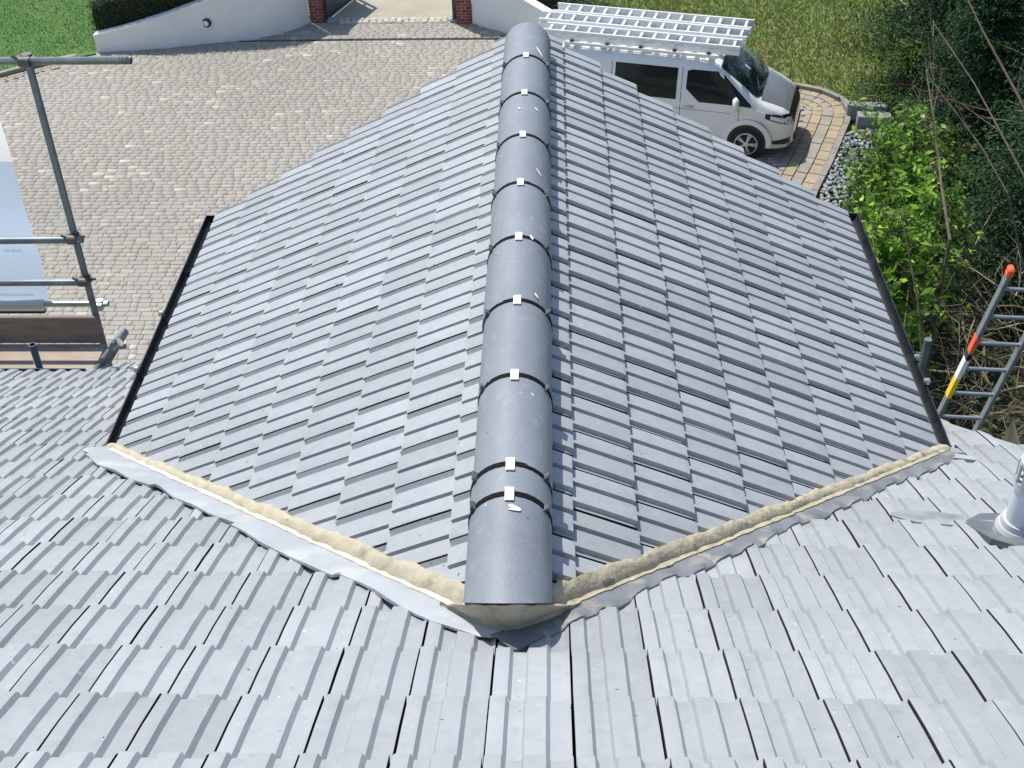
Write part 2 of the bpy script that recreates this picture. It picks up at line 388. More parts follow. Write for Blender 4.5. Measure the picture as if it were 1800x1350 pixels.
# grass blades
def grass(name, n, poly, greens, h=(.04, .09)):
    xs = [p[0] for p in poly]; ys = [p[1] for p in poly]; P = []
    while len(P) < n:
        q = (random.uniform(min(xs), max(xs)), random.uniform(min(ys), max(ys)))
        if inside(q, poly): P.append(q)
    P = np.array(P); a = rng.uniform(0, 6.28, n); wdt = rng.uniform(.01, .022, n); hh = rng.uniform(*h, n); ln = rng.uniform(-.05, .05, (n, 2))
    b = np.c_[P, np.full(n, G-.05)]; d = np.c_[np.cos(a)*wdt, np.sin(a)*wdt, 0*a]
    V = np.stack([b-d, b+d, b+np.c_[ln, hh+.04]], 1).reshape(-1, 3); F = np.arange(3*n).reshape(-1, 3)
    g = np.array(greens); k = rng.integers(0, len(g), n); pt = (np.sin(P[:, 0]*1.7+P[:, 1])*np.sin(P[:, 1]*1.3-P[:, 0]*.6)+1)/2
    c = g[k]*rng.uniform(.86, 1.16, (n, 1)); c = c*(1-.25*pt[:, None]) + np.array((.26, .21, .10))*.25*pt[:, None] if len(greens) > 2 else c
    tag(bulk(name, V, F, m_grass, None, np.repeat(c, 3, 0), 3), kind='stuff')
grass('grass', 42000, [(0, 22.2), (2.4, 20.7), (5.3, 19.4), (6.2, 18.95), (6.5, 18.3), (7.2, 18.4), (8.6, 21), (9, 27), (0, 27)], [(.17, .28, .055), (.20, .29, .07), (.15, .27, .05), (.27, .28, .11)], (.01, .04))
grass('grass', 26000, [(-15, 19), (-13.2, 19.6), (-12, 20.5), (-11, 21.3), (-10.3, 21.7), (-8, 22.4), (-7, 26), (-15, 27)], [(.075, .20, .035), (.10, .22, .05)], (.01, .04))

# ------------------------------------------------------------------ garden walls, pillars, gate, hedges
def smooth_line(line, n=40):
    P = np.array(line); s = np.r_[0, np.cumsum(np.linalg.norm(np.diff(P, axis=0), axis=1))]; q = np.linspace(0, s[-1], n)
    X = np.c_[np.interp(q, s, P[:, 0]), np.interp(q, s, P[:, 1])]
    for _ in range(2): X[1:-1] = (X[:-2]+2*X[1:-1]+X[2:])/4
    return X, q/s[-1]
def curved_wall(line, hfun, th, label, name='garden_wall'):
    X, t = smooth_line(line); T = np.gradient(X, axis=0); T /= np.linalg.norm(T, axis=1)[:, None]; N = np.c_[-T[:, 1], T[:, 0]]
    rt = root(name, (X[0][0], X[0][1], G), label, 'wall')
    def strip(o0, o1, z0, z1, nm, m):
        V = []; F = []; n = len(X)
        for i in range(n):
            for (o, z) in ((o0, z0(t[i])), (o1, z0(t[i])), (o1, z1(t[i])), (o0, z1(t[i]))):
                p = X[i]+N[i]*o; V.append((p[0], p[1], z))
        for i in range(n-1):
            for k in range(4): F.append((4*i+k, 4*i+(k+1) % 4, 4*(i+1)+(k+1) % 4, 4*(i+1)+k))
        F += [(0, 1, 2, 3), (4*n-1, 4*n-2, 4*n-3, 4*n-4)]
        bm = bmesh.new(); bm.from_mesh(mesh(nm, V, F)); bobj(nm, bm, m, rt, smooth=True)
    strip(0, th, lambda a: G-.2, lambda a: G+hfun(a), 'render_face', m_render)
    strip(-.03, th+.03, lambda a: G+hfun(a)+.001, lambda a: G+hfun(a)+.055, 'coping', m_render)
    return rt
wl = curved_wall(WALLL, lambda a: .36 + 1.15*a**1.0 + .18*a*a, .2, 'curved white rendered wall with a round lamp, left of the gateway')
wr = curved_wall(WALLR, lambda a: 1.15*(1-a)**1.2 + .24, .2, 'white rendered wall sweeping down, right of the gateway behind the roof ridge')
bm = bmesh.new(); add_tube(bm, (-7.83, 21.84, G+.53), (-7.85, 21.78, G+.53), .105, n=20); bobj('lamp_bezel', bm, m_plast, wl)
bm = bmesh.new(); add_tube(bm, (-7.84, 21.80, G+.53), (-7.855, 21.765, G+.53), .068, n=20); bobj('lamp_lens', bm, m_clip, wl)
def pillar(x0, x1, y0, y1, h, label):
    rt = root('brick_pillar', ((x0+x1)/2, (y0+y1)/2, G), label, 'pillar', 'brick gate pillars')
    bm = bmesh.new(); add_box(bm, ((x0+x1)/2, (y0+y1)/2, G+h/2), (x1-x0-.016, y1-y0-.016, h)); bobj('mortar_core', bm, m_joint, rt)
    z = G+.004; k = 0
    def brick(cx, cy, sx, sy): 
        bm = bmesh.new(); add_box(bm, (0, 0, 0), (sx, sy, .064), bev=.004); bobj('brick', bm, m_brick, rt, mw=Matrix.Translation((cx, cy, z+.033)))
    while z < G+h-.06:
        t = .1; a = (x1-x0)*(.62 if k % 2 else .36)
        brick(x0+a/2-.004, y0+t/2, a-.010, t); brick(x0+a+(x1-x0-a)/2+.004, y0+t/2, x1-x0-a-.010, t)
        b = y1-y0-t-.01
        for xx in (x0+t/2, x1-t/2): brick(xx, y0+t+.01+b/2, t, b-.004)
        z += .075; k += 1
    bm = bmesh.new(); add_box(bm, ((x0+x1)/2, (y0+y1)/2, G+h+.03), (x1-x0+.08, y1-y0+.08, .06), bev=.01); bobj('pillar_cap', bm, m_stone, rt)
pillar(-5.68, -5.34, 23.12, 23.46, 1.8, 'red brick gate pillar beside the open dark gate')
pillar(-2.10, -1.75, 22.93, 23.27, 1.8, 'red brick gate pillar at the end of the right-hand white wall')
def gate_leaf(x, y, ang, wdt, label):
    rt = root('gate', (x, y, G), label, 'gate', 'open driveway gate leaves'); mw = Matrix.Translation((x, y, G+.05)) @ Matrix.Rotation(ang, 4, 'Z')
    bm = bmesh.new()
    for xx in (.04, wdt-.04): add_box(bm, (xx, 0, .8), (.08, .06, 1.6))
    for zz in (.04, .8, 1.56): add_box(bm, (wdt/2, 0, zz), (wdt-.165, .05, .08))
    bobj('gate_frame', bm, m_gate, rt, mw=mw)
    n = int((wdt-.16)/.12)
    me = None
    for i in range(n):
        bm = bmesh.new(); add_box(bm, (0, 0, .8), (.116, .025, 1.44), bev=.004)
        bobj('gate_board', bm, m_gate, rt, mw=mw @ Matrix.Translation((.14+i*.12, .0, 0)))
gate_leaf(-5.28, 23.2, R(72), 1.7, 'open dark blue-grey gate leaf beside the left brick pillar')
gate_leaf(-2.17, 23.0, R(88), 1.7, 'open dark blue-grey gate leaf beside the right brick pillar')
def leaf_cloud(P, N, size, cols, ratio=.5, jitter=.6, fold=0):
    """quads: one leaf per point P, roughly facing N"""
    n = len(P); s = size*rng.uniform(.65, 1.25, (n, 1)); N = N + rng.normal(0, jitter, (n, 3)); N /= np.linalg.norm(N, axis=1)[:, None]
    A = rng.normal(0, 1, (n, 3)); A -= N*(A*N).sum(1)[:, None]; A /= np.linalg.norm(A, axis=1)[:, None]; B = np.cross(N, A)
    V = np.stack([P-A*s*.5, P+B*s*ratio*.5+N*s*fold, P+A*s*.5, P-B*s*ratio*.5+N*s*fold], 1).reshape(-1, 3)
    F = np.arange(4*n).reshape(-1, 4); c = np.array(cols)[rng.integers(0, len(cols), n)]*rng.uniform(.65, 1.3, (n, 1))
    return V, F, np.repeat(c, 4, 0)
def hedge(line, w0, hfun, label, n, cols, size=.07):
    X, t = smooth_line(line, 60); T = np.gradient(X, axis=0); T /= np.linalg.norm(T, axis=1)[:, None]; Nn = np.c_[-T[:, 1], T[:, 0]]
    rt = root('hedge', (X[0][0], X[0][1], G), label, 'hedge')
    i = rng.integers(0, 60, n); a = rng.uniform(-1, 1, n); zt = hfun(t[i]); zz = rng.uniform(0, 1, n); k = rng.random(n)
    top = k < .45; side = np.sign(rng.uniform(-1, 1, n))
    o = np.where(top, a, side*rng.uniform(.86, 1.02, n))*w0/2 + w0/2; z = np.where(top, zt*rng.uniform(.93, 1.05, n), zt*zz)
    P = np.c_[X[i]+Nn[i]*o[:, None]+rng.normal(0, .05, (n, 2)), G+z]; N = np.where(top[:, None], np.array((0, 0, 1.)), np.c_[Nn[i]*side[:, None], .3*np.ones(n)])
    V, F, c = leaf_cloud(P, N, size, cols); bulk('foliage', V, F, m_leaf, rt, c)
    V = []; F = []
    for j in range(60):
        for (oo, z) in ((.08, -.1), (w0-.08, -.1), (w0-.08, hfun(t[j])*.9), (.08, hfun(t[j])*.9)): p = X[j]+Nn[j]*oo; V.append((p[0], p[1], G+z))
    for j in range(59):
        for q in range(4): F.append((4*j+q, 4*j+(q+1) % 4, 4*j+4+(q+1) % 4, 4*j+4+q))
    F += [(0, 1, 2, 3), (239, 238, 237, 236)]
    link('branch_mass', mesh('branch_mass', V, F), m_soil, rt)
hedge([(-10.45, 21.68), (-9.48, 21.70), (-8.72, 21.84), (-7.96, 22.06), (-7.06, 22.3), (-6.5, 22.6), (-6.1, 23.0)], .7, lambda a: 1.0+1.3*a, 'clipped dark green hedge behind the curved white wall', 26000, [(.035, .075, .022), (.05, .10, .025), (.03, .06, .02)], .06)
hedge([(-.6, 22.9), (.5, 22.0), (1.5, 21.5), (2.6, 21.05), (3.4, 20.75)], .6, lambda a: 1.0*(1-a)**.8+.16, 'low dark hedge behind the right-hand white wall', 9000, [(.03, .055, .02), (.045, .085, .025)], .06)

# ------------------------------------------------------------------ porch wing with gabled roof
wing = root('gabled_wing', (0, 0, G), 'gabled wing with grey tiled roof and a round ridge running away from the viewer', 'house')
wall_top = G
V = [(-1.72, Lb-.3, G-.1), (1.72, Lb-.3, G-.1), (1.72, .42, G-.1), (-1.72, .42, G-.1), (-1.72, Lb-.3, -1.12), (1.72, Lb-.3, -1.12), (1.72, .42, -1.12), (-1.72, .42, -1.12), (0, .42, -.12), (0, Lb-.3, -.12)]
link('wall', mesh('wall', V, [(0, 1, 5, 9, 4), (2, 3, 7, 8, 6), (0, 4, 7, 3), (1, 2, 6, 5), (4, 9, 8, 7), (5, 6, 8, 9)]), m_housewall, wing)
for s in (-1, 1):                                             # dark felt under the tiles
    vA = Vector((0, Y0+.02, -.05)); e = .015
    V = [(0, Y0+.05, -e-.03), (0, .70, -e-.03), (s*2.11*cg, .46, -2.11*sg-e-.03), (s*2.11*cg, Lb+.28, -2.11*sg-e-.03)]
    link('roof_felt', mesh('roof_felt', V, [(0, 1, 2, 3)]), m_underlay, wing)
    V = [(s*.0, .745, -.012), (s*2.14*cg, .49, -2.14*sg-.012), (s*2.14*cg, .49, -2.14*sg-.13), (s*.0, .745, -.13)]
    V += [(x, y-.03, z) for x, y, z in V]
    bm = bmesh.new(); bm.from_mesh(mesh('verge_board', V, [(0, 1, 2, 3), (7, 6, 5, 4), (0, 4, 5, 1), (1, 5, 6, 2), (2, 6, 7, 3), (3, 7, 4, 0)])); bobj('verge_board', bm, m_gutter, wing)
GA = .2425
gt = tile_mesh(GA, .03, .0025, .030, PROF=PROFG, bull=.002)
vd = {}
for s in (-1, 1):
    d = Vector((s*W, Lb-Y0, 0)).normalized(); nrm = Vector((-d.y*s, d.x*s, 0))      # towards the porch side (+y)
    if nrm.y < 0: nrm = -nrm
    vd[s] = (Vector((0, Y0, 0)), d, nrm)
ntile = 0
for s in (-1, 1):
    uu = Vector((0, 1, 0)) if s < 0 else Vector((0, -1, 0)); vv = Vector((s*cg, 0, -sg)); nn = uu.cross(vv)
    pv, dv, nv = vd[s]
    for k in range(9):
        dn = 2.15-GA*k; up = dn-GA; ye = .765-.122*dn
        for i in range(23):
            yt = ye-TW*i
            org = Vector((0, 0, 0)) + vv*up + nn*(-.022); org.y = yt-TW if s < 0 else yt
            mw = jit(frame(uu, vv, nn, org))
            planes = [(pv+nv*.004, nv), (Vector((s*.05, 0, 0)), Vector((s, 0, 0)))]
            me, ch = clip_mesh(gt, mw, planes)
            if me is None: continue
            link('roof_tile', me, None, wing, mw); ntile += 1
# ridge
RR = .125
ends = [.46] + [-.45*k for k in range(0, 8)] + [-3.285, -3.73]
def ridge_piece(y1, y0, flare=0):
    bm = bmesh.new(); n = 18; rings = []
    for (yy, ro) in ((y1, RR), (y0, RR+flare)):
        for r_ in (ro, ro-.014):
            ring = []
            for k in range(n+1):
                a = math.pi*(-.04+1.08*k/n); ring.append(bm.verts.new((r_*math.cos(a), yy, r_*math.sin(a)*1.04)))
            rings.append(ring)
    o1, i1, o0, i0 = rings
    for k in range(n):
        bm.faces.new((o1[k], o1[k+1], o0[k+1], o0[k])); bm.faces.new((i1[k], i0[k], i0[k+1], i1[k+1]))
        bm.faces.new((o1[k], i1[k], i1[k+1], o1[k+1])); bm.faces.new((o0[k], o0[k+1], i0[k+1], i0[k]))
    for k in (0, n): bm.faces.new((o1[k], o0[k], i0[k], i1[k]))
    return bm
def arc_strip(y, r_, wdt, a0, a1, th=.006, n=16):
    bm = bmesh.new(); rg = []
    for k in range(n+1):
        a = a0+(a1-a0)*k/n
        rg.append([bm.verts.new((q*math.cos(a), yy, q*1.04*math.sin(a))) for (q, yy) in ((r_, y-wdt/2), (r_+th, y-wdt/2), (r_+th, y+wdt/2), (r_, y+wdt/2))])
    for a, b in zip(rg, rg[1:]):
        for q in range(4): bm.faces.new((a[q], a[(q+1) % 4], b[(q+1) % 4], b[q]))
    bm.faces.new(rg[0]); bm.faces.new(rg[-1][::-1]); return bm
RZ = Matrix.Translation((0, 0, .002))
for i, (a, b) in enumerate(zip(ends, ends[1:])):
    mw = Matrix.Translation((random.gauss(0, .0015), 0, .002+random.gauss(0, .001))) @ Matrix.Translation((0, (a+b)/2, 0)) @ Matrix.Rotation(R(random.gauss(0, .3)), 4, 'Z') @ Matrix.Translation((0, -(a+b)/2, 0))
    rb = ridge_piece(a-.004, b+.004)
    if i == len(ends)-2: bmesh.ops.bisect_plane(rb, geom=rb.verts[:]+rb.edges[:]+rb.faces[:], plane_co=(0, b+.012, .13), plane_no=(0, .72, .69), clear_inner=True)
    t = bobj('ridge_tile', rb, m_ridge, wing, smooth=True, mw=mw)
    def sub(name, bm, m, smooth=False):
        o = bobj(name, bm, m, None, smooth); o.parent = t; o.matrix_parent_inverse = mw.inverted(); o.matrix_basis = mw; return o
    if i > 0:
        sub('union_strip', arc_strip(a, RR-.006, .020, R(-4), R(184), .0085), m_black, True)
        bm = arc_strip(a-.005, RR+.0025, .056, R(84), R(96), .004, 5)
        sub('ridge_clip', bm, m_clip)
        for q in (33, 147):
            bm = bmesh.new(); rr = Matrix.Rotation(R(90-q), 3, 'Y'); c = Vector((math.cos(R(q))*(RR+.006), a, math.sin(R(q))*(RR+.006)*1.04))
            add_box(bm, c, (.016, .024, .014), rr, .003); add_box(bm, c+Vector((0, random.uniform(-.008, .008), .004)), (.006, .036, .02), rr @ Matrix.Rotation(R(random.uniform(-25, 25)), 3, 'Z'), .001)
            sub('union_clamp', bm, m_roll)
# white paint chips and droppings on the ridge
def chip(y, ang, ln, wd, curve=0):
    bm = bmesh.new(); n = 6; L_ = []; R_ = []
    for k in range(n+1):
        t = k/n; a = R(ang+curve*t); wv = wd*(.25+math.sin(math.pi*min(1, t*.9+.05)))*.5; yy = y-ln*t
        for lst, q in ((L_, -1), (R_, 1)):
            aa = a+q*wv/RR; lst.append(bm.verts.new(((RR+.003)*math.cos(aa), yy, .002+(RR+.003)*1.04*math.sin(aa))))
    for k in range(n): bm.faces.new((L_[k], R_[k], R_[k+1], L_[k+1]))
    r = bmesh.ops.extrude_face_region(bm, geom=bm.faces[:])
    bmesh.ops.translate(bm, verts=[v for v in r['geom'] if isinstance(v, bmesh.types.BMVert)], vec=(0, 0, .0015))
    bobj('paint_splash', bm, m_clip, wing)
chip(.13, 66, .09, .012, -16); chip(-.62, 100, .02, .008); chip(-.60, 66, .03, .008, -5); chip(-1.20, 62, .05, .008, -12)
chip(-1.78, 70, .03, .010, -4); chip(-2.18, 60, .025, .009, -6); chip(-3.335, 89, .022, .022, -12); chip(-3.35, 85, .01, .03, -4)
# felt roll showing under the ridge edges
for s in (-1, 1):
    bm = bmesh.new(); prev = None; y = .5
    while y > -3.56:
        e = .137+.009*math.sin(y*31)+random.uniform(-.004, .006)
        if s < 0: e -= .004
        zz = ZG(e)
        q = [bm.verts.new(p) for p in ((s*.115, y, ZG(.115)+.022), (s*(e-.008), y, zz+.013+random.uniform(-.004, .004)), (s*e, y, zz+random.uniform(-.004, .006)))]
        if prev:
            for k in range(2): bm.faces.new((prev[k], prev[k+1], q[k+1], q[k]))
        prev = q; y -= .0285
    bobj('ridge_roll', bm, m_roll, wing)
# gutters of the wing
def gutter(a, b, rad, parent, name='gutter', closed=True):
    a, b = Vector(a), Vector(b); d = (b-a).normalized(); side = d.cross(Vector((0, 0, 1))).normalized(); bm = bmesh.new(); n = 10; rs = []
    for p in (a, b):
        for r_ in (rad, rad-.006):
            rs.append([bm.verts.new(p+side*r_*math.cos(math.pi+math.pi*k/n)+Vector((0, 0, r_*math.sin(math.pi+math.pi*k/n)))) for k in range(n+1)])
    for k in range(n):
        bm.faces.new((rs[0][k], rs[0][k+1], rs[2][k+1], rs[2][k])); bm.faces.new((rs[1][k], rs[3][k], rs[3][k+1], rs[1][k+1]))
    for k in (0, n): bm.faces.new((rs[0][k], rs[2][k], rs[3][k], rs[1][k]))
    bm.faces.new(rs[0]); bm.faces.new(rs[2][::-1])
    return bobj(name, bm, m_gutter, parent, smooth=True)
ez = -2.15*sg
for s in (-1, 1):
    g_ = gutter((s*(2.15*cg+.028), .52, ez-.012), (s*(2.15*cg+.028), Lb+.06, ez-.022), .058, wing)
    bm = bmesh.new(); add_box(bm, (s*(2.15*cg-.04), (Lb+.5)/2, ez-.085), (.02, .5-Lb, .15)); bobj('fascia', bm, m_gutter, wing)
    for yb_ in ((-.55, -1.05) if s < 0 else (-.95, -1.15)):
        bm = bmesh.new(); add_box(bm, (s*(2.15*cg+.085), yb_, ez-.004), (.03, .03, .03), bev=.006)
        o = bobj('gutter_bracket', bm, m_galv, None); o.parent = g_; o.matrix_parent_inverse = PINV[wing.name]; o.matrix_parent_inverse = Matrix()
        o.matrix_basis = Matrix.Translation(-wing.location) @ Matrix.Translation(wing.location)
bm = bmesh.new(); add_path(bm, [(-1.93, -.10, ez-.05), (-1.97, .0, ez-.10), (-1.95, .1, ez-.22), (-1.80, .2, ez-.5), (-1.78, .22, G)], .028); bobj('downpipe', bm, m_gutter, wing, smooth=True)
# mortar fillet and flashing along the valleys
def main_top(q):                                # height of the main-roof tile surface over its plane
    u = (q.x+.027) % TW; h = float(np.interp(u, [p[0] for p in PROF], [p[1] for p in PROF]))
    v = ((q.y+3.796) % .2735)/.2735
    return (-.022+h+.029*v+.006*math.sin(math.pi*v))/cm
def wobble(t, seed): return .5*math.sin(t*37+seed)+.3*math.sin(t*83+seed*2)+.35*math.sin(t*151+seed*5)+random.uniform(-.35, .35)
for s in (-1, 1):
    pv, dv, nv = vd[s]; Lv = math.hypot(W, Lb-Y0); n = 150
    def pt(t, off, hm):                        # a point beside the valley line, on the main-roof side when off > 0
        q = pv+dv*(t*Lv)-nv*off; return q
    bm = bmesh.new(); prev = None
    for k in range(n+1):
        t = -.012+1.03*k/n
        tile_u = (k/n*Lv/TW*.72) % 1.0
        q0 = pt(t, .034+.006*wobble(t, 1), 0); q1 = pt(t, .014+.003*wobble(t, 2), 0); q2 = pt(t, -.007-.006*wobble(t, 3)-.008*tile_u, 0); q3 = pt(t, -.034-.006*wobble(t, 3), 0)
        A = Vector((q0.x, q0.y, ZM(q0.y)+.024)); B = Vector((q2.x, q2.y, ZG(q2.x)+.030)); md = (A+B)/2+Vector((0, 0, .012+.004*wobble(t, 6)))
        P = [A-Vector((0, 0, .02)), A, A.lerp(md, .5)+Vector((0, 0, .004+.002*wobble(t, 11))), md, md.lerp(B, .55)+Vector((0, 0, .003+.002*wobble(t, 13))), B, Vector((q3.x, q3.y, ZG(q3.x)-.012))]
        c = [bm.verts.new(p+Vector((0, 0, random.uniform(-.002, .002)))) for p in P]
        if prev:
            for j in range(6): bm.faces.new((prev[j], prev[j+1], c[j+1], c[j]))
        prev = c
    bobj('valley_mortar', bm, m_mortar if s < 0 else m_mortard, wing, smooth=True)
    bm = bmesh.new(); prev = None                     # smeared edge of the mortar on the flashing
    for k in range(n+1):
        t = .01+.985*k/n; wv = .010+.007*abs(wobble(t, 21))
        c = [bm.verts.new((q.x, q.y, ZM(q.y)+h)) for q, h in ((pt(t, .026, 0), .034), (pt(t, .036, 0), .031), (pt(t, .036+wv, 0), .0315), (pt(t, .037+wv, 0), .024))]
        if prev:
            for j in range(3): bm.faces.new((prev[j], prev[j+1], c[j+1], c[j]))
        prev = c
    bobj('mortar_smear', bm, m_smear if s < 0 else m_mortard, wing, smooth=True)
    bm = bmesh.new(); prev = None; nf = 330
    for k in range(nf+1):
        t = (-.012 if s < 0 else -.035)+1.04*k/nf
        wd = (.142 if s < 0 else .118)+.008*math.sin(t*23)+.005*math.sin(t*47+2)+random.uniform(-.001, .001)+(.022 if (k//80) % 2 else 0)*(s < 0)
        if s < 0: wd = .07+(wd-.07)*min(1, max(0, (t+.012)/.07))**.6
        qs = [pt(t, .022, 0), pt(t, .05, 0), pt(t, .05+(wd-.05)*.45, 0), pt(t, wd-.012, 0), pt(t, wd, 0), pt(t, wd+.002, 0)]
        hs = [.022, .027, max(.017+.35*main_top(qs[2]), .005+main_top(qs[2])), max(.013+.5*main_top(qs[3]), .006+main_top(qs[3])), .006+max(main_top(qs[4]), -.004), -.006+main_top(qs[5])]
        if s < 0:
            f_ = min(1, max(0, t/.10))**.7; hs = [.022, .027, .02+.011*f_, .013+.016*f_+.002*math.sin(t*31), .006+.020*f_+.003*math.sin(t*53), .006+.008*f_]
        c = [bm.verts.new((q.x, q.y, ZM(q.y)+h)) for q, h in zip(qs, hs)]
        if prev:
            for j in range(5): bm.faces.new((prev[j], prev[j+1], c[j+1], c[j]))
        prev = c
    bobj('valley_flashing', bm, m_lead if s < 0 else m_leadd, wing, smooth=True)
# mortar that closes the foot of the ridge
bm = bmesh.new(); nk = 26; prev = None
for k in range(nk+1):
    a = math.pi*(1.06-1.12*k/nk); x = .118*math.cos(a); z = .106*1.04*math.sin(a)+.002; e_ = lambda m_: random.uniform(-m_, m_)
    yt = -3.715+(.13-z)*.96; xb = x*1.72; yb2 = Y0-.088+math.hypot(xb, .034)*1.03
    P = [(x, yt+.03, z-.02), (x, yt-.005+e_(.003), z-.004)]
    for f in (.25, .5, .75):
        bu = -.010*math.sin(math.pi*f); P.append((x+(xb-x)*f, yt+(yb2-yt)*f+bu+e_(.004), z+(ZM(yb2)+.026-z)*f+.008*math.sin(math.pi*f)+e_(.003)))
    P += [(xb, yb2+e_(.007), ZM(yb2)+.030+.012*(abs(x)/.118)**2), (xb*1.02, yb2-.026+e_(.004), ZM(yb2)+.012)]
    c = [bm.verts.new(p) for p in P]
    if prev:
        for j in range(6): bm.faces.new((prev[j], prev[j+1], c[j+1], c[j]))
    prev = c
bobj('mortar_bedding', bm, m_mortar, wing, smooth=True)

# ------------------------------------------------------------------ main house roof
house = root('main_house', (-1, -5, G), 'main house whose grey tiled roof slopes down across the foreground', 'house')
bm = bmesh.new(); add_box(bm, (-4.0, -4.6, (G-2.35)/2-.05), (4.2, 8.6, -2.35-G)); add_box(bm, (.1, -5.2, (G-2.0)/2), (3.95, 6.4, -2.0-G)); bobj('wall', bm, m_housewall, house)
EY = lambda x: .22 if x < -2.84 else (.22+(x+2.84)*2.9 if x < -2.6 else .92)
KM = .31; cM = KM*cm
mt_ = tile_mesh(KM, .03, .005, .029)
uu = Vector((1, 0, 0)); vv = Vector((0, cm, -sm)); nn = uu.cross(vv)
redge_p = Vector((2.08, -1.05, 0)); redge_d = Vector((.21, -.58, 0)).normalized(); redge_n = Vector((-abs(redge_d.y), -abs(redge_d.x), 0))
items = []
k0 = -8
for k in range(-6, 18):
    yn = -3.796+.2735*k; yup = yn-.2735                     # nose and head of the course
    for i in range(-30, 18):
        x0 = -.027+TW*i; xc = x0+.1; ymid = (yn+yup)/2
        if ymid > EY(xc)-.02: continue
        if -1.70 < xc < 1.78 and ymid > Lb+.1: continue
        if x0 < -6.05: continue
        org = Vector((x0, yup, ZM(yup)))+nn*(-.022); mw = jit(frame(uu, vv, nn, org))
        planes = [(redge_p, redge_n)]
        s = -1 if xc < 0 else 1
        pv, dv, nv = vd[s]
        if abs(xc) < 2.05 and ymid < Lb+.06:
            planes.append((pv-nv*.05, -nv))
            if abs(xc) < .25:
                pv, dv, nv = vd[-s]
                if (org-pv).dot(nv) > -.5: pass
        if -2.85 < xc < -2.5: planes.append((Vector((-2.72, .62, 0)), Vector((.94, -.34, 0)) if False else Vector((.945, -.326, 0))))
        me, ch = clip_mesh(mt_, mw, planes)
        if me is None: continue
        q = project(org+uu*.1+vv*.15)
        a = -1
        if q and -60 < q[0] < 1860 and -60 < q[1] < 1420: a = len(me.polygons)/len(mt_.polygons)*(1 if not ch else .7)/q[2]**2
        items.append((a, me, mw))
items.sort(key=lambda t: -t[0])
for a, me, mw in items[:300]: link('roof_tile', me, None, house, mw)
join_tiles('roof_tiles', [(me, mw) for a, me, mw in items[300:]], house)
V = []
def mp(x, y, d=-.06): return (x, y, ZM(y)+d)
link('roof_felt', mesh('roof_felt', [mp(-6, -8), mp(4.2, -8), mp(2.35, -1.85), mp(2.06, -1.08), mp(1.76, -1.75), mp(0, Y0+.05), mp(-1.76, -1.75), mp(-1.76, .84), mp(-2.58, .84), mp(-2.84, .16), mp(-6, .16)], [tuple(range(11))]), m_underlay, house)
link('roof_slab', mesh('roof_slab', [mp(-6, -8, .0), mp(4.2, -8, .0), mp(4.2, -5.72, .0), mp(-6, -5.72, .0)], [(0, 1, 2, 3)]), m_tile, house)
gutter((-6, .27, ZM(.22)-.03), (-2.86, .27, ZM(.22)-.03), .06, house)
bm = bmesh.new(); add_box(bm, (-4.4, .14, ZM(.22)-.12), (3.1, .02, .17)); bobj('fascia', bm, m_gutter, house)
# verge strip on the right-hand cut edge
e1 = redge_p; e2 = redge_p+redge_d*2.2
bm = bmesh.new(); vsx = []
for p in (e1, e2):
    for dz in (-.004, -.16): vsx.append(bm.verts.new((p.x, p.y, ZM(p.y)+dz)))
    for dz in (-.16, -.004): vsx.append(bm.verts.new((p.x+.025, p.y+.01, ZM(p.y)+dz)))
for q in range(4): bm.faces.new((vsx[q], vsx[(q+1) % 4], vsx[4+(q+1) % 4], vsx[4+q]))
bm.faces.new(vsx[:4]); bm.faces.new(vsx[4:][::-1]); bobj('verge_trim', bm, m_tile, house)
# lead slate and its tongue beside the vent pipe
def slate(pts, name, m, lift=.028, th=.006, lab=None):
    n = len(pts); V = [(x, y, ZM(y)+lift) for x, y in pts]+[(x, y, ZM(y)+lift-th-.02) for x, y in pts]
    F = [tuple(range(n))]+[(i, (i+1) % n, n+(i+1) % n, n+i) for i in range(n)]
    bm = bmesh.new(); bm.from_mesh(mesh(name, V, F)); o = bobj(name, bm, m, house)
    if lab: o['label'] = lab
slate([(1.60, -2.72), (1.70, -2.62), (1.95, -2.62), (2.0, -3.03), (1.80, -3.06), (1.70, -3.0), (1.63, -2.90)], 'lead_slate', m_slate, .022)
slate([(1.37, -2.62), (1.44, -2.70), (1.50, -2.72), (1.58, -2.74), (1.62, -2.69), (1.64, -2.62), (1.55, -2.575), (1.46, -2.56), (1.40, -2.57)], 'lead_slate', m_patch, .012)
slate([(1.80, -1.60), (1.90, -1.72), (2.02, -1.74), (2.00, -1.66), (1.90, -1.60)], 'lead_slate', m_patch, .014)
slate([(1.80, -1.70), (1.86, -1.80), (1.98, -1.86), (1.98, -1.79), (1.90, -1.71), (1.86, -1.64)], 'painted_patch', m_lead, .016)
slate([(1.76, -1.55), (1.80, -1.76), (1.90, -1.78), (1.98, -1.55)], 'lead_slate', m_lead, .010)
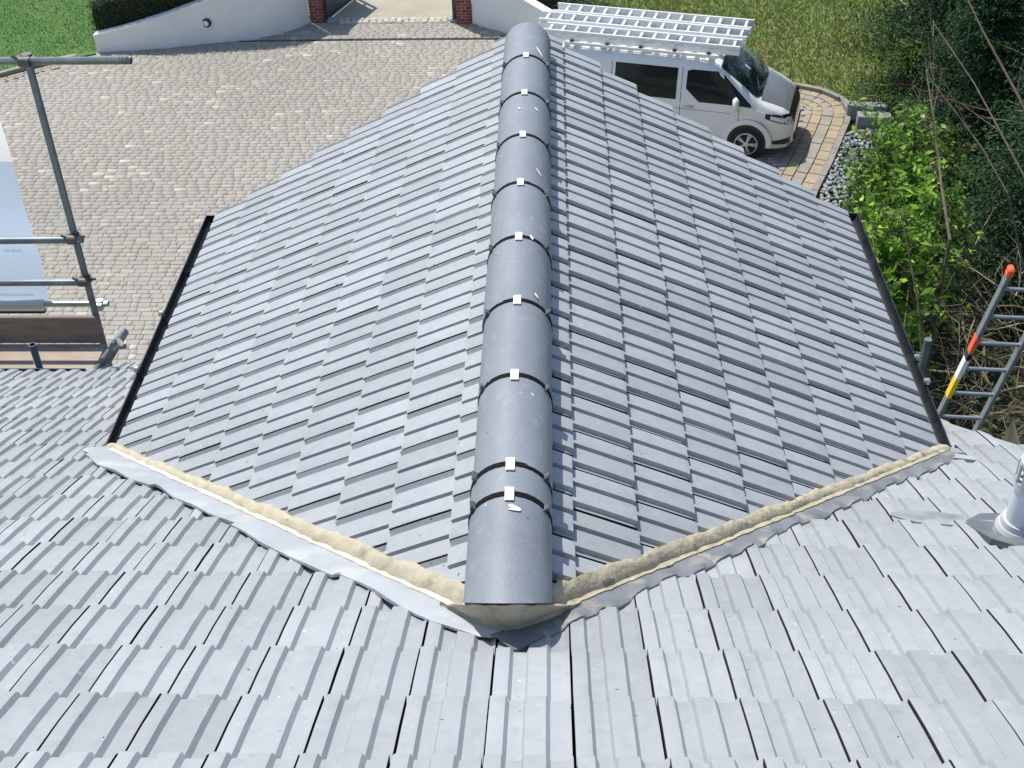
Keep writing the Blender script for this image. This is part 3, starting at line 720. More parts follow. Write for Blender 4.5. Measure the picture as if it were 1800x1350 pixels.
# vent pipe
px_, py_ = 1.745, -2.83; pz = ZM(py_)
pipe = root('vent_pipe', (px_, py_, pz), 'pale grey plastic vent pipe standing on the right of the near roof', 'vent pipe')
bm = bmesh.new(); add_tube(bm, (px_, py_, pz-.05), (px_, py_, pz+.24), .052, n=28); bobj('pipe', bm, m_pvc, pipe, smooth=True)
bm = bmesh.new(); add_tube(bm, (px_, py_, pz-.06), (px_, py_, pz+.045), .078, n=28); add_tube(bm, (px_, py_, pz+.045), (px_, py_, pz+.062), .078, .070, n=28); add_tube(bm, (px_, py_, pz+.062), (px_, py_, pz+.085), .066, .062, n=28); bobj('collar', bm, m_pvcr, pipe, smooth=True)
bm = bmesh.new(); add_tube(bm, (px_, py_, pz+.225), (px_, py_, pz+.262), .057, n=28)
for k in range(10):
    a = 2*math.pi*k/10; add_box(bm, (px_+.054*math.cos(a), py_+.054*math.sin(a), pz+.298), (.010, .012, .075), Matrix.Rotation(a, 3, 'Z'))
add_tube(bm, (px_, py_, pz+.333), (px_, py_, pz+.345), .057, n=28); bobj('vent_cap', bm, m_pvcr, pipe, smooth=True)
bm = bmesh.new(); add_tube(bm, (px_, py_, pz+.262), (px_, py_, pz+.333), .035, n=16); bobj('vent_core', bm, m_black, pipe)

# ------------------------------------------------------------------ scaffold, left
sc = root('scaffold', (-3.11, 1.25, G), 'galvanised tube scaffold with guard rails standing left of the roof', 'scaffold')
SX, SY = -3.115, 1.257; TR = .0242
def tube(a, b, m=m_galv, name='tube', r_=TR, par=sc):
    bm = bmesh.new(); add_tube(bm, a, b, r_, n=14, caps=False); add_tube(bm, b, a, r_-.004, n=14, caps=False)
    n0 = [e for e in bm.edges if e.is_boundary]
    try: bmesh.ops.bridge_loops(bm, edges=n0[:])
    except Exception: pass
    return bobj(name, bm, m, par, smooth=True)
tube((SX, SY, G), (SX, SY, -.36), m_galvd, 'standard')
tube((-6.6, SY, G), (-6.6, SY, -.36), m_galvd, 'standard')
tube((-7, SY-.05, -.375), (-2.45, SY-.05, -.375), m_galv, 'guard_rail')
tube((-7, SY-.052, -1.675), (SX+.07, SY-.052, -1.645), m_galvd, 'guard_rail')
tube((-7, SY-.052, -2.0), (SX+.03, SY-.052, -1.985), m_galvd, 'guard_rail')
BY = 2.3
tube((-7, BY, -2.905), (-3.45, BY, -2.885), m_galv, 'guard_rail')
tube((-7, BY, -1.2), (-4.2, BY, -1.2), m_galvd, 'guard_rail')
tube((-4.6, BY+.055, G), (-4.6, BY+.055, -.9), m_galvd, 'standard')
for z_ in (-1.26, -2.96): tube((-4.66, SY-.2, z_), (-4.66, BY+.25, z_), m_galvd, 'transom')
def coupler(p, name='coupler', m=m_rust):
    bm = bmesh.new(); x, y, z = p
    add_tube(bm, (x, y, z-.032), (x, y, z+.032), .034, n=12); add_tube(bm, (x-.035, y-.05, z), (x+.035, y-.05, z), .033, n=12)
    add_box(bm, (x+.045, y-.02, z+.012), (.03, .05, .018), Matrix.Rotation(.5, 3, 'Z'), .003); add_tube(bm, (x+.03, y-.03, z+.01), (x+.085, y-.045, z+.022), .009, n=8)
    add_box(bm, (x-.04, y-.04, z+.02), (.025, .05, .02), None, .003); add_tube(bm, (x-.03, y-.06, z+.02), (x-.065, y-.07, z+.045), .009, n=8)
    return bobj(name, bm, m, sc, smooth=True)
coupler((SX, SY, -.38)); coupler((SX, SY, -1.645)); coupler((SX, SY, -1.985)); coupler((-3.52, BY, -2.885), m=m_galv)
for z_ in (-.38, -1.66): coupler((-6.6, SY, z_))
# platform
DZ = -2.506
for i, (ya, m_) in enumerate(((1.09, m_board), (.862, m_board), (.634, m_board), (.406, m_board))):
    bm = bmesh.new(); add_box(bm, (-5.0, ya, DZ-.019), (3.86+random.uniform(-.02, .02), .222, .038), None, .004); bobj('deck_board', bm, m_, sc)
bm = bmesh.new(); add_box(bm, (-5.0, 1.222, DZ+.113), (3.84, .036, .225), None, .005); bobj('toe_board', bm, m_toe, sc)
tube((-3.10, .1, DZ-.066), (-3.0, 1.42, DZ-.05), m_galvd, 'transom')
tube((-6.2, .1, DZ-.066), (-6.2, 1.42, DZ-.066), m_galvd, 'transom')
tube((-3.09, .80, DZ-.03), (-2.985, 1.26, DZ+.03), m_galvd, 'transom', .019)
bm = bmesh.new(); add_path(bm, [(-3.0, 1.20, DZ+.01), (-2.975, 1.25, DZ+.035), (-2.955, 1.31, DZ+.05)], [.026, .029, .022], 12); add_path(bm, [(-2.985, 1.215, DZ+.02), (-2.945, 1.17, DZ+.0), (-2.915, 1.14, DZ+.02)], [.025, .024, .018], 10); bobj('coupler', bm, m_stone, sc, smooth=True)
bx, by = -3.31, .62
tube((bx, by, G), (bx, by, -2.10), m_galvd, 'standard')
# banner sheet tied to the rails
ban = root('banner', (-4.2, BY+.03, -2.9), 'pale blue and white plastic banner sheet hanging on the outer scaffold rail', 'banner')
def bx_edge(z): return -3.905-.04*max(0, (-1.3-z)/1.5)-.05*max(0, z+1.6)**2
def sheet_part(z0, z1, m_, name):
    V = []; F = []; n = 14
    for k in range(n+1):
        z = z0+(z1-z0)*k/n
        for j in range(9):
            x = -6.5+(bx_edge(z)+6.5)*j/8; V.append((x, BY+.035+.022*math.sin(j*1.9+z*3)+.012*math.sin(z*7), z))
    for k in range(n):
        for j in range(8): F.append((9*k+j, 9*k+j+1, 9*(k+1)+j+1, 9*(k+1)+j))
    me = mesh(name, V, F, True); o = link(name, me, m_, ban); return o
sheet_part(-1.15, -1.63, m_bannerw, 'white_band'); sheet_part(-1.63, -2.88, m_banner, 'blue_field')
bm = bmesh.new(); add_box(bm, (-5.25, BY, -2.90), (2.55, .07, .085), None, .012); bobj('hem_roll', bm, m_bannerw, ban)
bm = bmesh.new(); add_box(bm, (-5.25, BY-.01, -2.952), (2.54, .05, .014)); bobj('hem_strip', bm, m_plast, ban)
# blurred line of white print, as far as it can be read
bm = bmesh.new(); x = -4.185
for wdt, hh in ((.010, .010), (.016, .02), (.014, .024), (.012, .022), (.007, 0), (.016, .022), (.016, .024), (.008, .012), (.018, .026), (.018, .026)):
    if hh:
        add_box(bm, (x+wdt/2, BY-.002, -2.385+.003*random.uniform(-1, 1)), (wdt*.75, .002, hh)); add_box(bm, (x+wdt/2, BY-.0035, -2.385), (wdt, .002, hh*.3))
    x += wdt+.002
bobj('print', bm, m_print, ban)
bm = bmesh.new(); add_box(bm, (-4.35, BY-.002, -2.80), (.62, .003, .022)); bobj('print', bm, m_print, ban)

# ------------------------------------------------------------------ right side: scaffold poles, ladder, timber
for (x, y, zt, r_, lab, c) in ((2.565, .60, -2.05, TR, 'dark scaffold tube standing beside the right gutter', 'pole'),):
    rt = root('scaffold_pole', (x, y, G), lab, c)
    bm = bmesh.new(); add_tube(bm, (x, y, G), (x, y, zt), r_, n=14); bobj('tube', bm, m_galvd, rt, smooth=True)
    bm = bmesh.new(); add_box(bm, (x, y, G+.01), (.15, .15, .02)); bobj('base_plate', bm, m_rust, rt)
lt = Vector((3.585, 2.016, -2.428)); ld = (Vector((3.407, 2.233, -3.953))-lt); ld.normalize(); lx = Vector((.36, -.03, 0))
lb = lt+ld*((G-lt.z)/ld.z)
lad = root('ladder', lb, 'leaning grey aluminium ladder with orange end cap by the brushwood', 'ladder')
fw_ = ld.cross(lx.normalized()).normalized()
lrot = Matrix((lx.normalized(), ld, lx.normalized().cross(ld))).transposed()
for k in (0, 1):
    a = lt+lx*k; L_ = (lb-lt).length
    bm = bmesh.new(); add_box(bm, a+ld*L_/2, (.032, L_, .075), lrot, .004); st = bobj('stile', bm, m_alud, lad)
    bm = bmesh.new(); add_box(bm, a-ld*.005+Vector((0, 0, .0)), (.048, .085, .088), lrot, .014); bobj('end_cap', bm, m_orange, lad)
k = 0
while .17+.285*k < (lb-lt).length-.1:
    a = lt+ld*(.17+.285*k); bm = bmesh.new(); add_tube(bm, a, a+lx, .017, n=10); bobj('rung', bm, m_alud, lad, smooth=True); k += 1
sn = -(lrot @ Vector((1, 0, 0))); fz = lrot @ Vector((0, 0, 1))
if fz.dot(CAMP-lt) < 0: fz = -fz
for (s0, s1, m_) in ((.66, .82, m_orange), (.84, .90, m_plast), (.91, 1.12, m_wht), (1.13, 1.34, m_yellow)):
    bm = bmesh.new(); add_box(bm, lt+ld*(s0+s1)/2+fz*.0385, (.030, s1-s0, .003), lrot)
    add_box(bm, lt+ld*(s0+s1)/2+sn*.0172, (.003, s1-s0, .07), lrot); bobj('sticker', bm, m_, lad)
bq = root('timber_offcut', (2.62, -.75, -2.2), 'rough pointed timber offcut poking up behind the right roof edge', 'board')
V = [(2.50, -.70, -2.35), (2.80, -.95, -2.35), (2.74, -.83, -1.98), (2.64, -.68, -1.70)]; V += [(x+.02, y+.03, z) for x, y, z in V]
bm = bmesh.new(); bm.from_mesh(mesh('board', V, [(0, 1, 2, 3), (7, 6, 5, 4), (0, 4, 5, 1), (1, 5, 6, 2), (2, 6, 7, 3), (3, 7, 4, 0)])); bobj('board', bm, m_ply, bq)
bm = bmesh.new(); add_box(bm, (2.62, -.80, (G-2.36)/2), (.09, .09, -2.36-G)); bobj('prop', bm, m_ply, bq)
# grey edging blocks and gravel
for (x, y, l_, wd, hh, a, lab) in ((6.60, 17.62, .80, .24, .34, -8, 'long grey stone block beside the kerb corner, farther of two'), (6.66, 17.20, .66, .26, .30, -6, 'short grey stone block beside the gravel, nearer of two')):
    bm = bmesh.new(); add_box(bm, (0, 0, hh/2), (l_, wd, hh), None, .012); o = bobj('stone_block', bm, m_stone, mw=Matrix.Translation((x, y, G-.02)) @ Matrix.Rotation(R(a), 4, 'Z')); tag(o, lab, 'stone block', 'grey stone blocks by the kerb')
GR = [(3.4, 10.0), (4.4, 12.4), (5.12, 14.4), (5.55, 15.5), (6.05, 16.85), (6.3, 17.0), (7.3, 17.0), (7.4, 16.4), (6.9, 15.3), (6.3, 13.8), (5.6, 11.5), (4.6, 9.5)]
t = (1+5**.5)/2; IV = np.array([(-1, t, 0), (1, t, 0), (-1, -t, 0), (1, -t, 0), (0, -1, t), (0, 1, t), (0, -1, -t), (0, 1, -t), (t, 0, -1), (t, 0, 1), (-t, 0, -1), (-t, 0, 1)])/1.902
IF = np.array([(0, 11, 5), (0, 5, 1), (0, 1, 7), (0, 7, 10), (0, 10, 11), (1, 5, 9), (5, 11, 4), (11, 10, 2), (10, 7, 6), (7, 1, 8), (3, 9, 4), (3, 4, 2), (3, 2, 6), (3, 6, 8), (3, 8, 9), (4, 9, 5), (2, 4, 11), (6, 2, 10), (8, 6, 7), (9, 8, 1)])
V = []; F = []; CC = []
for i in range(10500):
    q = (random.uniform(3.4, 7.4), random.uniform(9.5, 17.7))
    if not inside(q, GR): continue
    s_ = random.uniform(.024, .052); a = random.uniform(0, 6.28); sc_ = np.array((random.uniform(.9, 1.5), random.uniform(.7, 1), random.uniform(.5, .75)))*s_
    v = (IV+rng.normal(0, .10, IV.shape))*sc_; v = np.c_[v[:, 0]*math.cos(a)-v[:, 1]*math.sin(a), v[:, 0]*math.sin(a)+v[:, 1]*math.cos(a), v[:, 2]]+np.array((q[0], q[1], G+random.uniform(0, .05)))
    k = len(V)*12; V.append(v); F.append(IF+k); CC.append(np.tile(np.array((.30, .325, .33))*random.uniform(.55, 1.4), (12, 1)))
tag(bulk('gravel', np.concatenate(V), np.concatenate(F), m_pebble, None, np.concatenate(CC), 3), kind='stuff')

# ------------------------------------------------------------------ van
hd = Vector((.965, -.26, 0)).normalized(); VO = Vector((5.0, 16.58, G+.03)); VR = Matrix.Translation(VO) @ Matrix((hd, Vector((-hd.y, hd.x, 0)), Vector((0, 0, 1)))).transposed().to_4x4()
van = root('van', VO, 'white panel van with a ladder rack parked beside the lawn', 'van')
TOPX = [0, .02, .06, .14, .27, .45, .62, .74, 1.0, 1.25, 1.46, 1.62, 2.0, 2.7, 3.6, 4.75, 4.9, 4.98]
TOPZ = [.50, .63, .75, .85, .93, 1.01, 1.08, 1.13, 1.35, 1.53, 1.67, 1.735, 1.775, 1.79, 1.79, 1.77, 1.70, 1.55]
HWX = [0, .04, .12, .25, .45, .75, 1.2, 4.7, 4.9, 4.98]; HWZ = [.50, .62, .745, .845, .92, .965, .985, .985, .97, .93]
ztop = lambda x: float(np.interp(x, TOPX, TOPZ)); hwid = lambda x: float(np.interp(x, HWX, HWZ))
def section(x):
    zt = ztop(x); h = hwid(x); zb = .18 if x > .1 else .22; zs = min(.97, zt-.18); wt = h-.14*min(1, max(0, (zt-.9)/.85))
    pts = [(h*.96, zb), (h, zb+.10), (h+.004, (zb+zs)/2), (h-.004, zs), ((h*.55+wt*.45)+.012, zs+(zt-.13-zs)*.5), (wt+.003, zt-.13), (wt-.025, zt-.065), (wt-.09, zt-.02), (wt*.6, zt+.012), (wt*.3, zt+.024), (0, zt+.028)]
    return pts
def side_y(x, z):
    p = section(x); zz = [q[1] for q in p[:8]]; yy = [q[0] for q in p[:8]]
    return float(np.interp(z, zz, yy))
def top_z(x, y):
    p = section(x)[::-1]; return float(np.interp(abs(y), [q[0] for q in p[:6]], [q[1] for q in p[:6]]))
xs = sorted(set(TOPX+HWX+[.36, .54, .87, 1.12, 1.36, 1.54, 1.8, 2.35, 3.1, 4.2])); secs = [section(x) for x in xs]
V = []; F = []; n = len(secs[0])*2-1
for x, s_ in zip(xs, secs):
    ring = [(-x, -y, z) for y, z in s_]+[(-x, y, z) for y, z in s_[-2::-1]]; V += ring
for i in range(len(xs)-1):
    for j in range(n-1): a = i*n+j; F.append((a, a+n, a+n+1, a+1))
    F.append((i*n+n-1, (i+1)*n+n-1, (i+1)*n, i*n))
F.append(tuple(range(n))); F.append(tuple(range(len(xs)*n-1, (len(xs)-1)*n-1, -1)))
def vpart(name, V, F, m_, smooth=True, parent=van, thick=0):
    bm = bmesh.new(); bm.from_mesh(mesh(name, V, F)); o = bobj(name, bm, m_, parent, smooth, VR if parent is van else None); return o
body = vpart('body', V, F, m_van)
def side_panel(name, x0, x1, zlo, zhi, m_, off=.005, nx=10, nz=6, sides=(-1, 1)):
    out = []
    for sgn in sides:
        V = []; F = []
        for i in range(nx+1):
            x = x0+(x1-x0)*i/nx
            for j in range(nz+1):
                a, b = zlo(x), zhi(x); z = a+(b-a)*j/nz; V.append((-x, sgn*(side_y(x, z)+off), z))
        for i in range(nx):
            for j in range(nz): a = i*(nz+1)+j; F.append((a, a+1, a+nz+2, a+nz+1))
        nb = len(V); V += [(x, y-sgn*.012, z) for x, y, z in V]
        per = [i*(nz+1) for i in range(nx+1)]+[nx*(nz+1)+j for j in range(1, nz+1)]+[i*(nz+1)+nz for i in range(nx-1, -1, -1)]+[j for j in range(nz-1, 0, -1)]
        for a, b in zip(per, per[1:]+per[:1]): F.append((a, b, nb+b, nb+a))
        out.append(vpart(name, V, F, m_))
    return out
side_panel('door_window', .84, 2.10, lambda x: 1.03+max(0, (x-1.84))*.9-max(0, 1.1-x)*.06, lambda x: max(1.04, min(1.61, 1.05+(x-.84)*.92) if x < 1.46 else 1.62-max(0, x-2.02)*.4), m_glass, nx=14)
side_panel('side_window', 2.28, 3.49, lambda x: 1.04, lambda x: 1.625, m_glass)
side_panel('headlight', .07, .56, lambda x: .64+(x-.07)*.36, lambda x: .64+(x-.07)*.36+.20-(x-.07)*.22, m_plast, .006, 8, 4)
side_panel('headlight_lens', .14, .46, lambda x: .665+(x-.07)*.36, lambda x: .665+(x-.07)*.36+.11-(x-.07)*.12, m_lamp, .010, 6, 3)
side_panel('running_light', .075, .13, lambda x: .65, lambda x: .79, m_lamp, .012, 3, 3)
side_panel('fog_lamp_surround', .06, .38, lambda x: .25+(x-.06)*.12, lambda x: .25+(x-.06)*.12+.14-(x-.06)*.22, m_plast, .006, 6, 3)
side_panel('sill_trim', 1.35, 3.3, lambda x: .20, lambda x: .26, m_plast, .006, 6, 2)
for x0 in (2.02, 2.62):
    for sgn in (-1, 1):
        bm = bmesh.new(); add_box(bm, (-x0, sgn*(side_y(x0, .92)+.018), .92), (.20, .03, .038), None, .012); bobj('door_handle', bm, m_rim, van, True, VR)
for x0 in (1.06, 2.19, 3.56):                                 # shut lines
    for sgn in (-1, 1):
        V = []; zs_ = np.linspace(.42, .96 if x0 < 2 else 1.64, 9)
        for z in zs_: yv = sgn*(side_y(x0, z)+.003); V += [(-x0-.005, yv, z), (-x0+.005, yv, z)]
        vpart('shut_line', V, [(2*i, 2*i+1, 2*i+3, 2*i+2) for i in range(8)], m_plast)
side_panel('swage_line', 1.2, 4.7, lambda x: .865, lambda x: .871, m_plast, .0025, 12, 1)
# windscreen, bonnet trim, grille
def top_panel(name, x0, x1, half, m_, off=.006, nx=10, ny=12, zf=None):
    V = []; F = []
    for i in range(nx+1):
        x = x0+(x1-x0)*i/nx; hy = half(x)
        for j in range(ny+1): y = -hy+2*hy*j/ny; V.append((-x+off*.6, y, top_z(x, y)+off))
    for i in range(nx):
        for j in range(ny): a = i*(ny+1)+j; F.append((a, a+1, a+ny+2, a+ny+1))
    return vpart(name, V, F, m_)
top_panel('windscreen', .70, 1.50, lambda x: min(.80, .60+(x-.70)*2.0) if x < .80 else .80-(x-.80)*.06, m_wscreen, .012, 12, 14)
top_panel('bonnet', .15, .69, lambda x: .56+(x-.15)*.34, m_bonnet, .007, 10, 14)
top_panel('grille', .035, .145, lambda x: .56+(x-.02)*.9, m_plast, .014, 5, 8)
for (a_, b_) in (((-.73, -.5, top_z(.73, .5)+.03), (-.88, -.05, top_z(.88, .05)+.035)), ((-.74, .2, top_z(.74, .2)+.03), (-.88, .66, top_z(.88, .66)+.035))):
    bm = bmesh.new(); add_path(bm, [a_, b_], .008, 6); bobj('wiper', bm, m_plast, van, mw=VR)
bm = bmesh.new(); add_box(bm, (-1.06, -.05, top_z(1.06, .05)+.022), (.14, .09, .004), Matrix.Rotation(R(37), 3, 'Y')); bobj('windscreen_card', bm, m_wht, van, mw=VR)
bm = bmesh.new(); add_box(bm, (-.012, 0, .34), (.06, 1.1, .14), None, .02); bobj('lower_grille', bm, m_plast, van, mw=VR)
for sgn in (-1, 1):
    bm = bmesh.new(); add_box(bm, (-1.12, sgn*1.09, 1.10), (.12, .19, .26), Matrix.Rotation(sgn*R(-12), 3, 'Z'), .045); bobj('wing_mirror', bm, m_van, van, True, VR)
    bm = bmesh.new(); add_box(bm, (-1.14, sgn*.99, 1.03), (.08, .12, .05)); bobj('mirror_arm', bm, m_plast, van, mw=VR)
    for xw in (.86, 3.75):
        yo = sgn*(.985+.004)
        bm = bmesh.new(); add_tube(bm, (-xw, sgn*.60, .31), (-xw, yo, .31), .375, n=36); bobj('wheel_arch', bm, m_plast, van, True, VR)
        bm = bmesh.new(); n_ = 24; rg = []
        for k in range(n_+1):
            a = R(-8)+R(196)*k/n_; rg.append([bm.verts.new((-xw+q*math.cos(a), sgn*y_, .31+q*math.sin(a))) for q, y_ in ((.37, .99), (.375, 1.004), (.445, .998), (.47, .985))])
        for a, b in zip(rg, rg[1:]):
            for q in range(3): bm.faces.new((a[q], a[q+1], b[q+1], b[q]))
        bobj('arch_lip', bm, m_van, van, True, VR)
        wh = bpy.data.objects.new('wheel', None); COL.objects.link(wh); wh.parent = van; wh.matrix_parent_inverse = PINV[van.name]; wh.empty_display_size = .05
        wm = VR @ Matrix.Translation((-xw, sgn*.90, .29)); wh.matrix_basis = wm
        def wsub(name, bm, m_):
            o = bobj(name, bm, m_, None, True); o.parent = wh; o.matrix_parent_inverse = Matrix(); o.matrix_basis = Matrix()
        bm = bmesh.new(); add_tube(bm, (0, -sgn*.1, 0), (0, sgn*.095, 0), .32, n=36); add_tube(bm, (0, sgn*.095, 0), (0, sgn*.112, 0), .32, .285, n=36); wsub('tyre', bm, m_tyre)
        bm = bmesh.new()
        for k in range(5):
            for dd in (-7, 7):
                a = R(72*k+dd); add_box(bm, (.11*math.cos(a), sgn*.118, .11*math.sin(a)), (.20, .016, .028), Matrix.Rotation(-a, 3, 'Y'), .003)
        add_tube(bm, (0, sgn*.10, 0), (0, sgn*.13, 0), .05, n=16)
        for k in range(28):
            a0, a1 = 2*math.pi*k/28, 2*math.pi*(k+1)/28
            add_tube(bm, (.215*math.cos(a0), sgn*.116, .215*math.sin(a0)), (.215*math.cos(a1), sgn*.116, .215*math.sin(a1)), .014, n=6)
        wsub('rim', bm, m_rim)
for sgn in (-1, 1):
    bm = bmesh.new(); add_box(bm, (-3.1, sgn*.66, 1.865), (3.0, .035, .03), None, .008)
    for x in (1.85, 2.9, 3.8, 4.5): add_box(bm, (-x, sgn*.66, 1.82), (.10, .05, .07), None, .008)
    bobj('roof_rail', bm, m_alu, van, mw=VR)
for x in (1.75, 2.4, 3.05, 3.7, 4.4):
    bm = bmesh.new(); add_box(bm, (-x, 0, 1.905), (.07, 1.56, .05), None, .01); bobj('rack_bar', bm, m_plast, van, mw=VR)
for sgn in (-1, 1):
    bm = bmesh.new(); add_box(bm, (-3.05, sgn*.77, 1.875), (3.0, .035, .06), None, .005); bobj('rack_side', bm, m_alu, van, mw=VR)
# ladders on the rack: two-section extension ladders, flat
def rack_ladder(yc, z0, x0, x1, wd, label, secs_=2):
    rt = root('ladder', VR @ Vector((-(x0+x1)/2, yc, z0)), label, 'ladder', 'ladders on the van roof rack')
    for s_ in range(secs_):
        zz = z0+.085*s_; ins = .0 if s_ == 0 else .03
        for q in (-1, 1):
            bm = bmesh.new(); add_box(bm, (-(x0+x1)/2, yc+q*(wd/2-ins), zz), (x1-x0, .04, .08), None, .004); bobj('stile', bm, m_alu, rt, mw=VR)
        k = 0
        me = None
        while x0+.13+.255*k < x1-.05:
            if me is None:
                bm = bmesh.new(); add_box(bm, (0, 0, 0), (.05, wd-2*ins-.042, .04), None, .006); o = bobj('rung', bm, m_alu, rt, mw=VR @ Matrix.Translation((-(x0+.13), yc, zz))); me = o.data
            else: link('rung', me, None, rt, VR @ Matrix.Translation((-(x0+.13+.255*k), yc, zz)))
            k += 1
rack_ladder(.49, 1.97, 1.10, 5.05, .46, 'aluminium extension ladder lying on the far side of the van rack')
rack_ladder(-.01, 1.97, 1.12, 5.2, .44, 'aluminium extension ladder lying in the middle of the van rack')
rack_ladder(-.50, 1.95, 1.18, 5.0, .40, 'aluminium extension ladder lying on the near side of the van rack')

# ------------------------------------------------------------------ vegetation
def twig_mesh(segs, cols, nside=3):
    """segs: list of (a, b, ra, rb) arrays -> prism tubes"""
    A = np.array([s[0] for s in segs]); B = np.array([s[1] for s in segs]); ra = np.array([s[2] for s in segs])[:, None]; rb = np.array([s[3] for s in segs])[:, None]
    d = B-A; d /= np.linalg.norm(d, axis=1)[:, None]+1e-9; h = np.tile((.31, .77, .55), (len(d), 1)); u = np.cross(d, h); u /= np.linalg.norm(u, axis=1)[:, None]+1e-9; v = np.cross(d, u)
    rings = []
    for (P, r_) in ((A, ra), (B, rb)):
        for k in range(nside): a = 2*math.pi*k/nside; rings.append(P+u*r_*math.cos(a)+v*r_*math.sin(a))
    V = np.stack(rings, 1).reshape(-1, 3); n = len(segs); base = (np.arange(n)*2*nside)[:, None]
    F = np.concatenate([base+np.array((k, (k+1) % nside, nside+(k+1) % nside, nside+k)) for k in range(nside)])
    c = np.array(cols)[rng.integers(0, len(cols), n)]*rng.uniform(.6, 1.4, (n, 1)); return V, F, np.repeat(c, 2*nside, 0)
TW_COL = [(.13, .10, .075), (.19, .155, .11), (.08, .065, .05), (.06, .05, .035)]
def grow(p, d, ln, r_, depth, out, bend=.25, kids=3, drop=-.05):
    p = np.array(p, float); d = np.array(d, float); d /= np.linalg.norm(d); n = 5
    for k in range(n):
        d2 = d+rng.normal(0, bend*.35, 3)+np.array((0, 0, drop)); d2 /= np.linalg.norm(d2); q = p+d2*ln/n
        r2 = r_*(1-.55*(k+1)/n) if depth == 0 else r_*(1-.35*(k+1)/n)
        out.append((p, q, r_*(1-.55*k/n) if depth == 0 else r_*(1-.35*k/n), r2))
        if depth > 0 and k >= 1:
            for _ in range(kids if k == n-1 else max(1, kids-1)):
                dd = d2+rng.normal(0, .55, 3); grow(q, dd, ln*rng.uniform(.45, .7), r2*.6, depth-1, out, bend, kids, drop)
        p, d = q, d2
def conifer(x, y, h, rad, n, cols, label, base=.3, name='conifer_tree', lean=(0, 0), spray=.34, boughs=90):
    rt = root(name, (x, y, G), label, 'tree', 'trees and shrubs on the right')
    bm = bmesh.new(); add_path(bm, [(x, y, G-.1), (x+lean[0]*.4+.05, y+lean[1]*.4, G+h*.4), (x+lean[0], y+lean[1], G+h*.97)], [.2, .13, .02], 9); bobj('trunk', bm, m_bark, rt, True)
    P = []; N = []; seg = []
    for b in range(boughs):
        t = base+(1-base)*rng.random()**.8 if b % 5 else base+rng.random()*.15; a = rng.uniform(0, 6.28); rl = rad*(1.12-t)**.75*rng.uniform(.6, 1.08)
        o = np.array((x+lean[0]*t, y+lean[1]*t, G+h*t)); dirv = np.array((math.cos(a), math.sin(a), rng.uniform(-.15, .3)))
        tip = o+dirv*rl; mid = (o+tip)/2+np.array((0, 0, .12*rl)); seg += [(o, mid, .03, .018), (mid, tip, .018, .005)]
        m_ = n//boughs; s_ = rng.random(m_)**.6; q = np.where(s_[:, None] < .5, o+(mid-o)*s_[:, None]*2, mid+(tip-mid)*(s_[:, None]*2-1))
        sp = .10+.30*rl*(1-.65*s_)[:, None]*.55
        q = q+rng.normal(0, 1, (m_, 3))*sp*np.array((1, 1, .45))+np.array((0, 0, -.05)); P.append(q)
        nv = np.tile((dirv[0]*.5, dirv[1]*.5, .8), (m_, 1)); N.append(nv)
    P = np.concatenate(P); N = np.concatenate(N); P[:, 2] = np.maximum(P[:, 2], G+.02)
    V, F, c = leaf_cloud(P, N, spray, cols, .30, .55, .02); bulk('foliage', V, F, m_conif, rt, c)
    V, F, c = twig_mesh(seg, TW_COL); tag(bulk('boughs', V, F, m_twig, rt, c), kind='stuff')
DK = [(.028, .068, .034), (.04, .09, .038), (.02, .05, .028), (.06, .12, .044)]
conifer(9.5, 20.9, 15, 3.3, 150000, DK, 'broad dark green evergreen at the far corner of the lawn', .03, spray=.115, boughs=300)
conifer(12.9, 22.5, 17, 3.9, 80000, DK, 'tall dark evergreen at the top right beyond the broad one', .04, spray=.14, boughs=220)
conifer(9.9, 15.8, 13.5, 2.6, 90000, DK, 'dark evergreen behind the bare thin branches', .03, spray=.105, boughs=240)
conifer(12.6, 16.5, 15, 3.2, 80000, [(.02, .04, .02), (.03, .055, .022)], 'very dark evergreen at the right edge of the view', .03, spray=.12, boughs=200)
conifer(7.9, 11.2, 5.0, 2.0, 60000, DK, 'low dark evergreen behind the brushwood heap', .03, spray=.09, boughs=200)
conifer(8.5, 18.4, 3.8, 1.7, 42000, DK, 'dark evergreen bush between the stone blocks and the tall evergreens', .02, 'evergreen_bush', spray=.09, boughs=150)
conifer(7.9, 15.4, 3.6, 1.5, 40000, DK, 'rounded dark evergreen bush between the gravel and the tall evergreens', .03, 'evergreen_bush', spray=.08, boughs=140)
conifer(11.6, 11.5, 12.5, 2.8, 80000, [(.02, .04, .02), (.03, .055, .022)], 'dark evergreen at the right edge behind the leaning boughs', .03, spray=.11, boughs=200)
conifer(7.5, 17.9, 1.5, 1.2, 7000, [(.05, .10, .025), (.08, .14, .03)], 'low green shrub next to the grey stone blocks', .05, 'shrub', spray=.10, boughs=60)
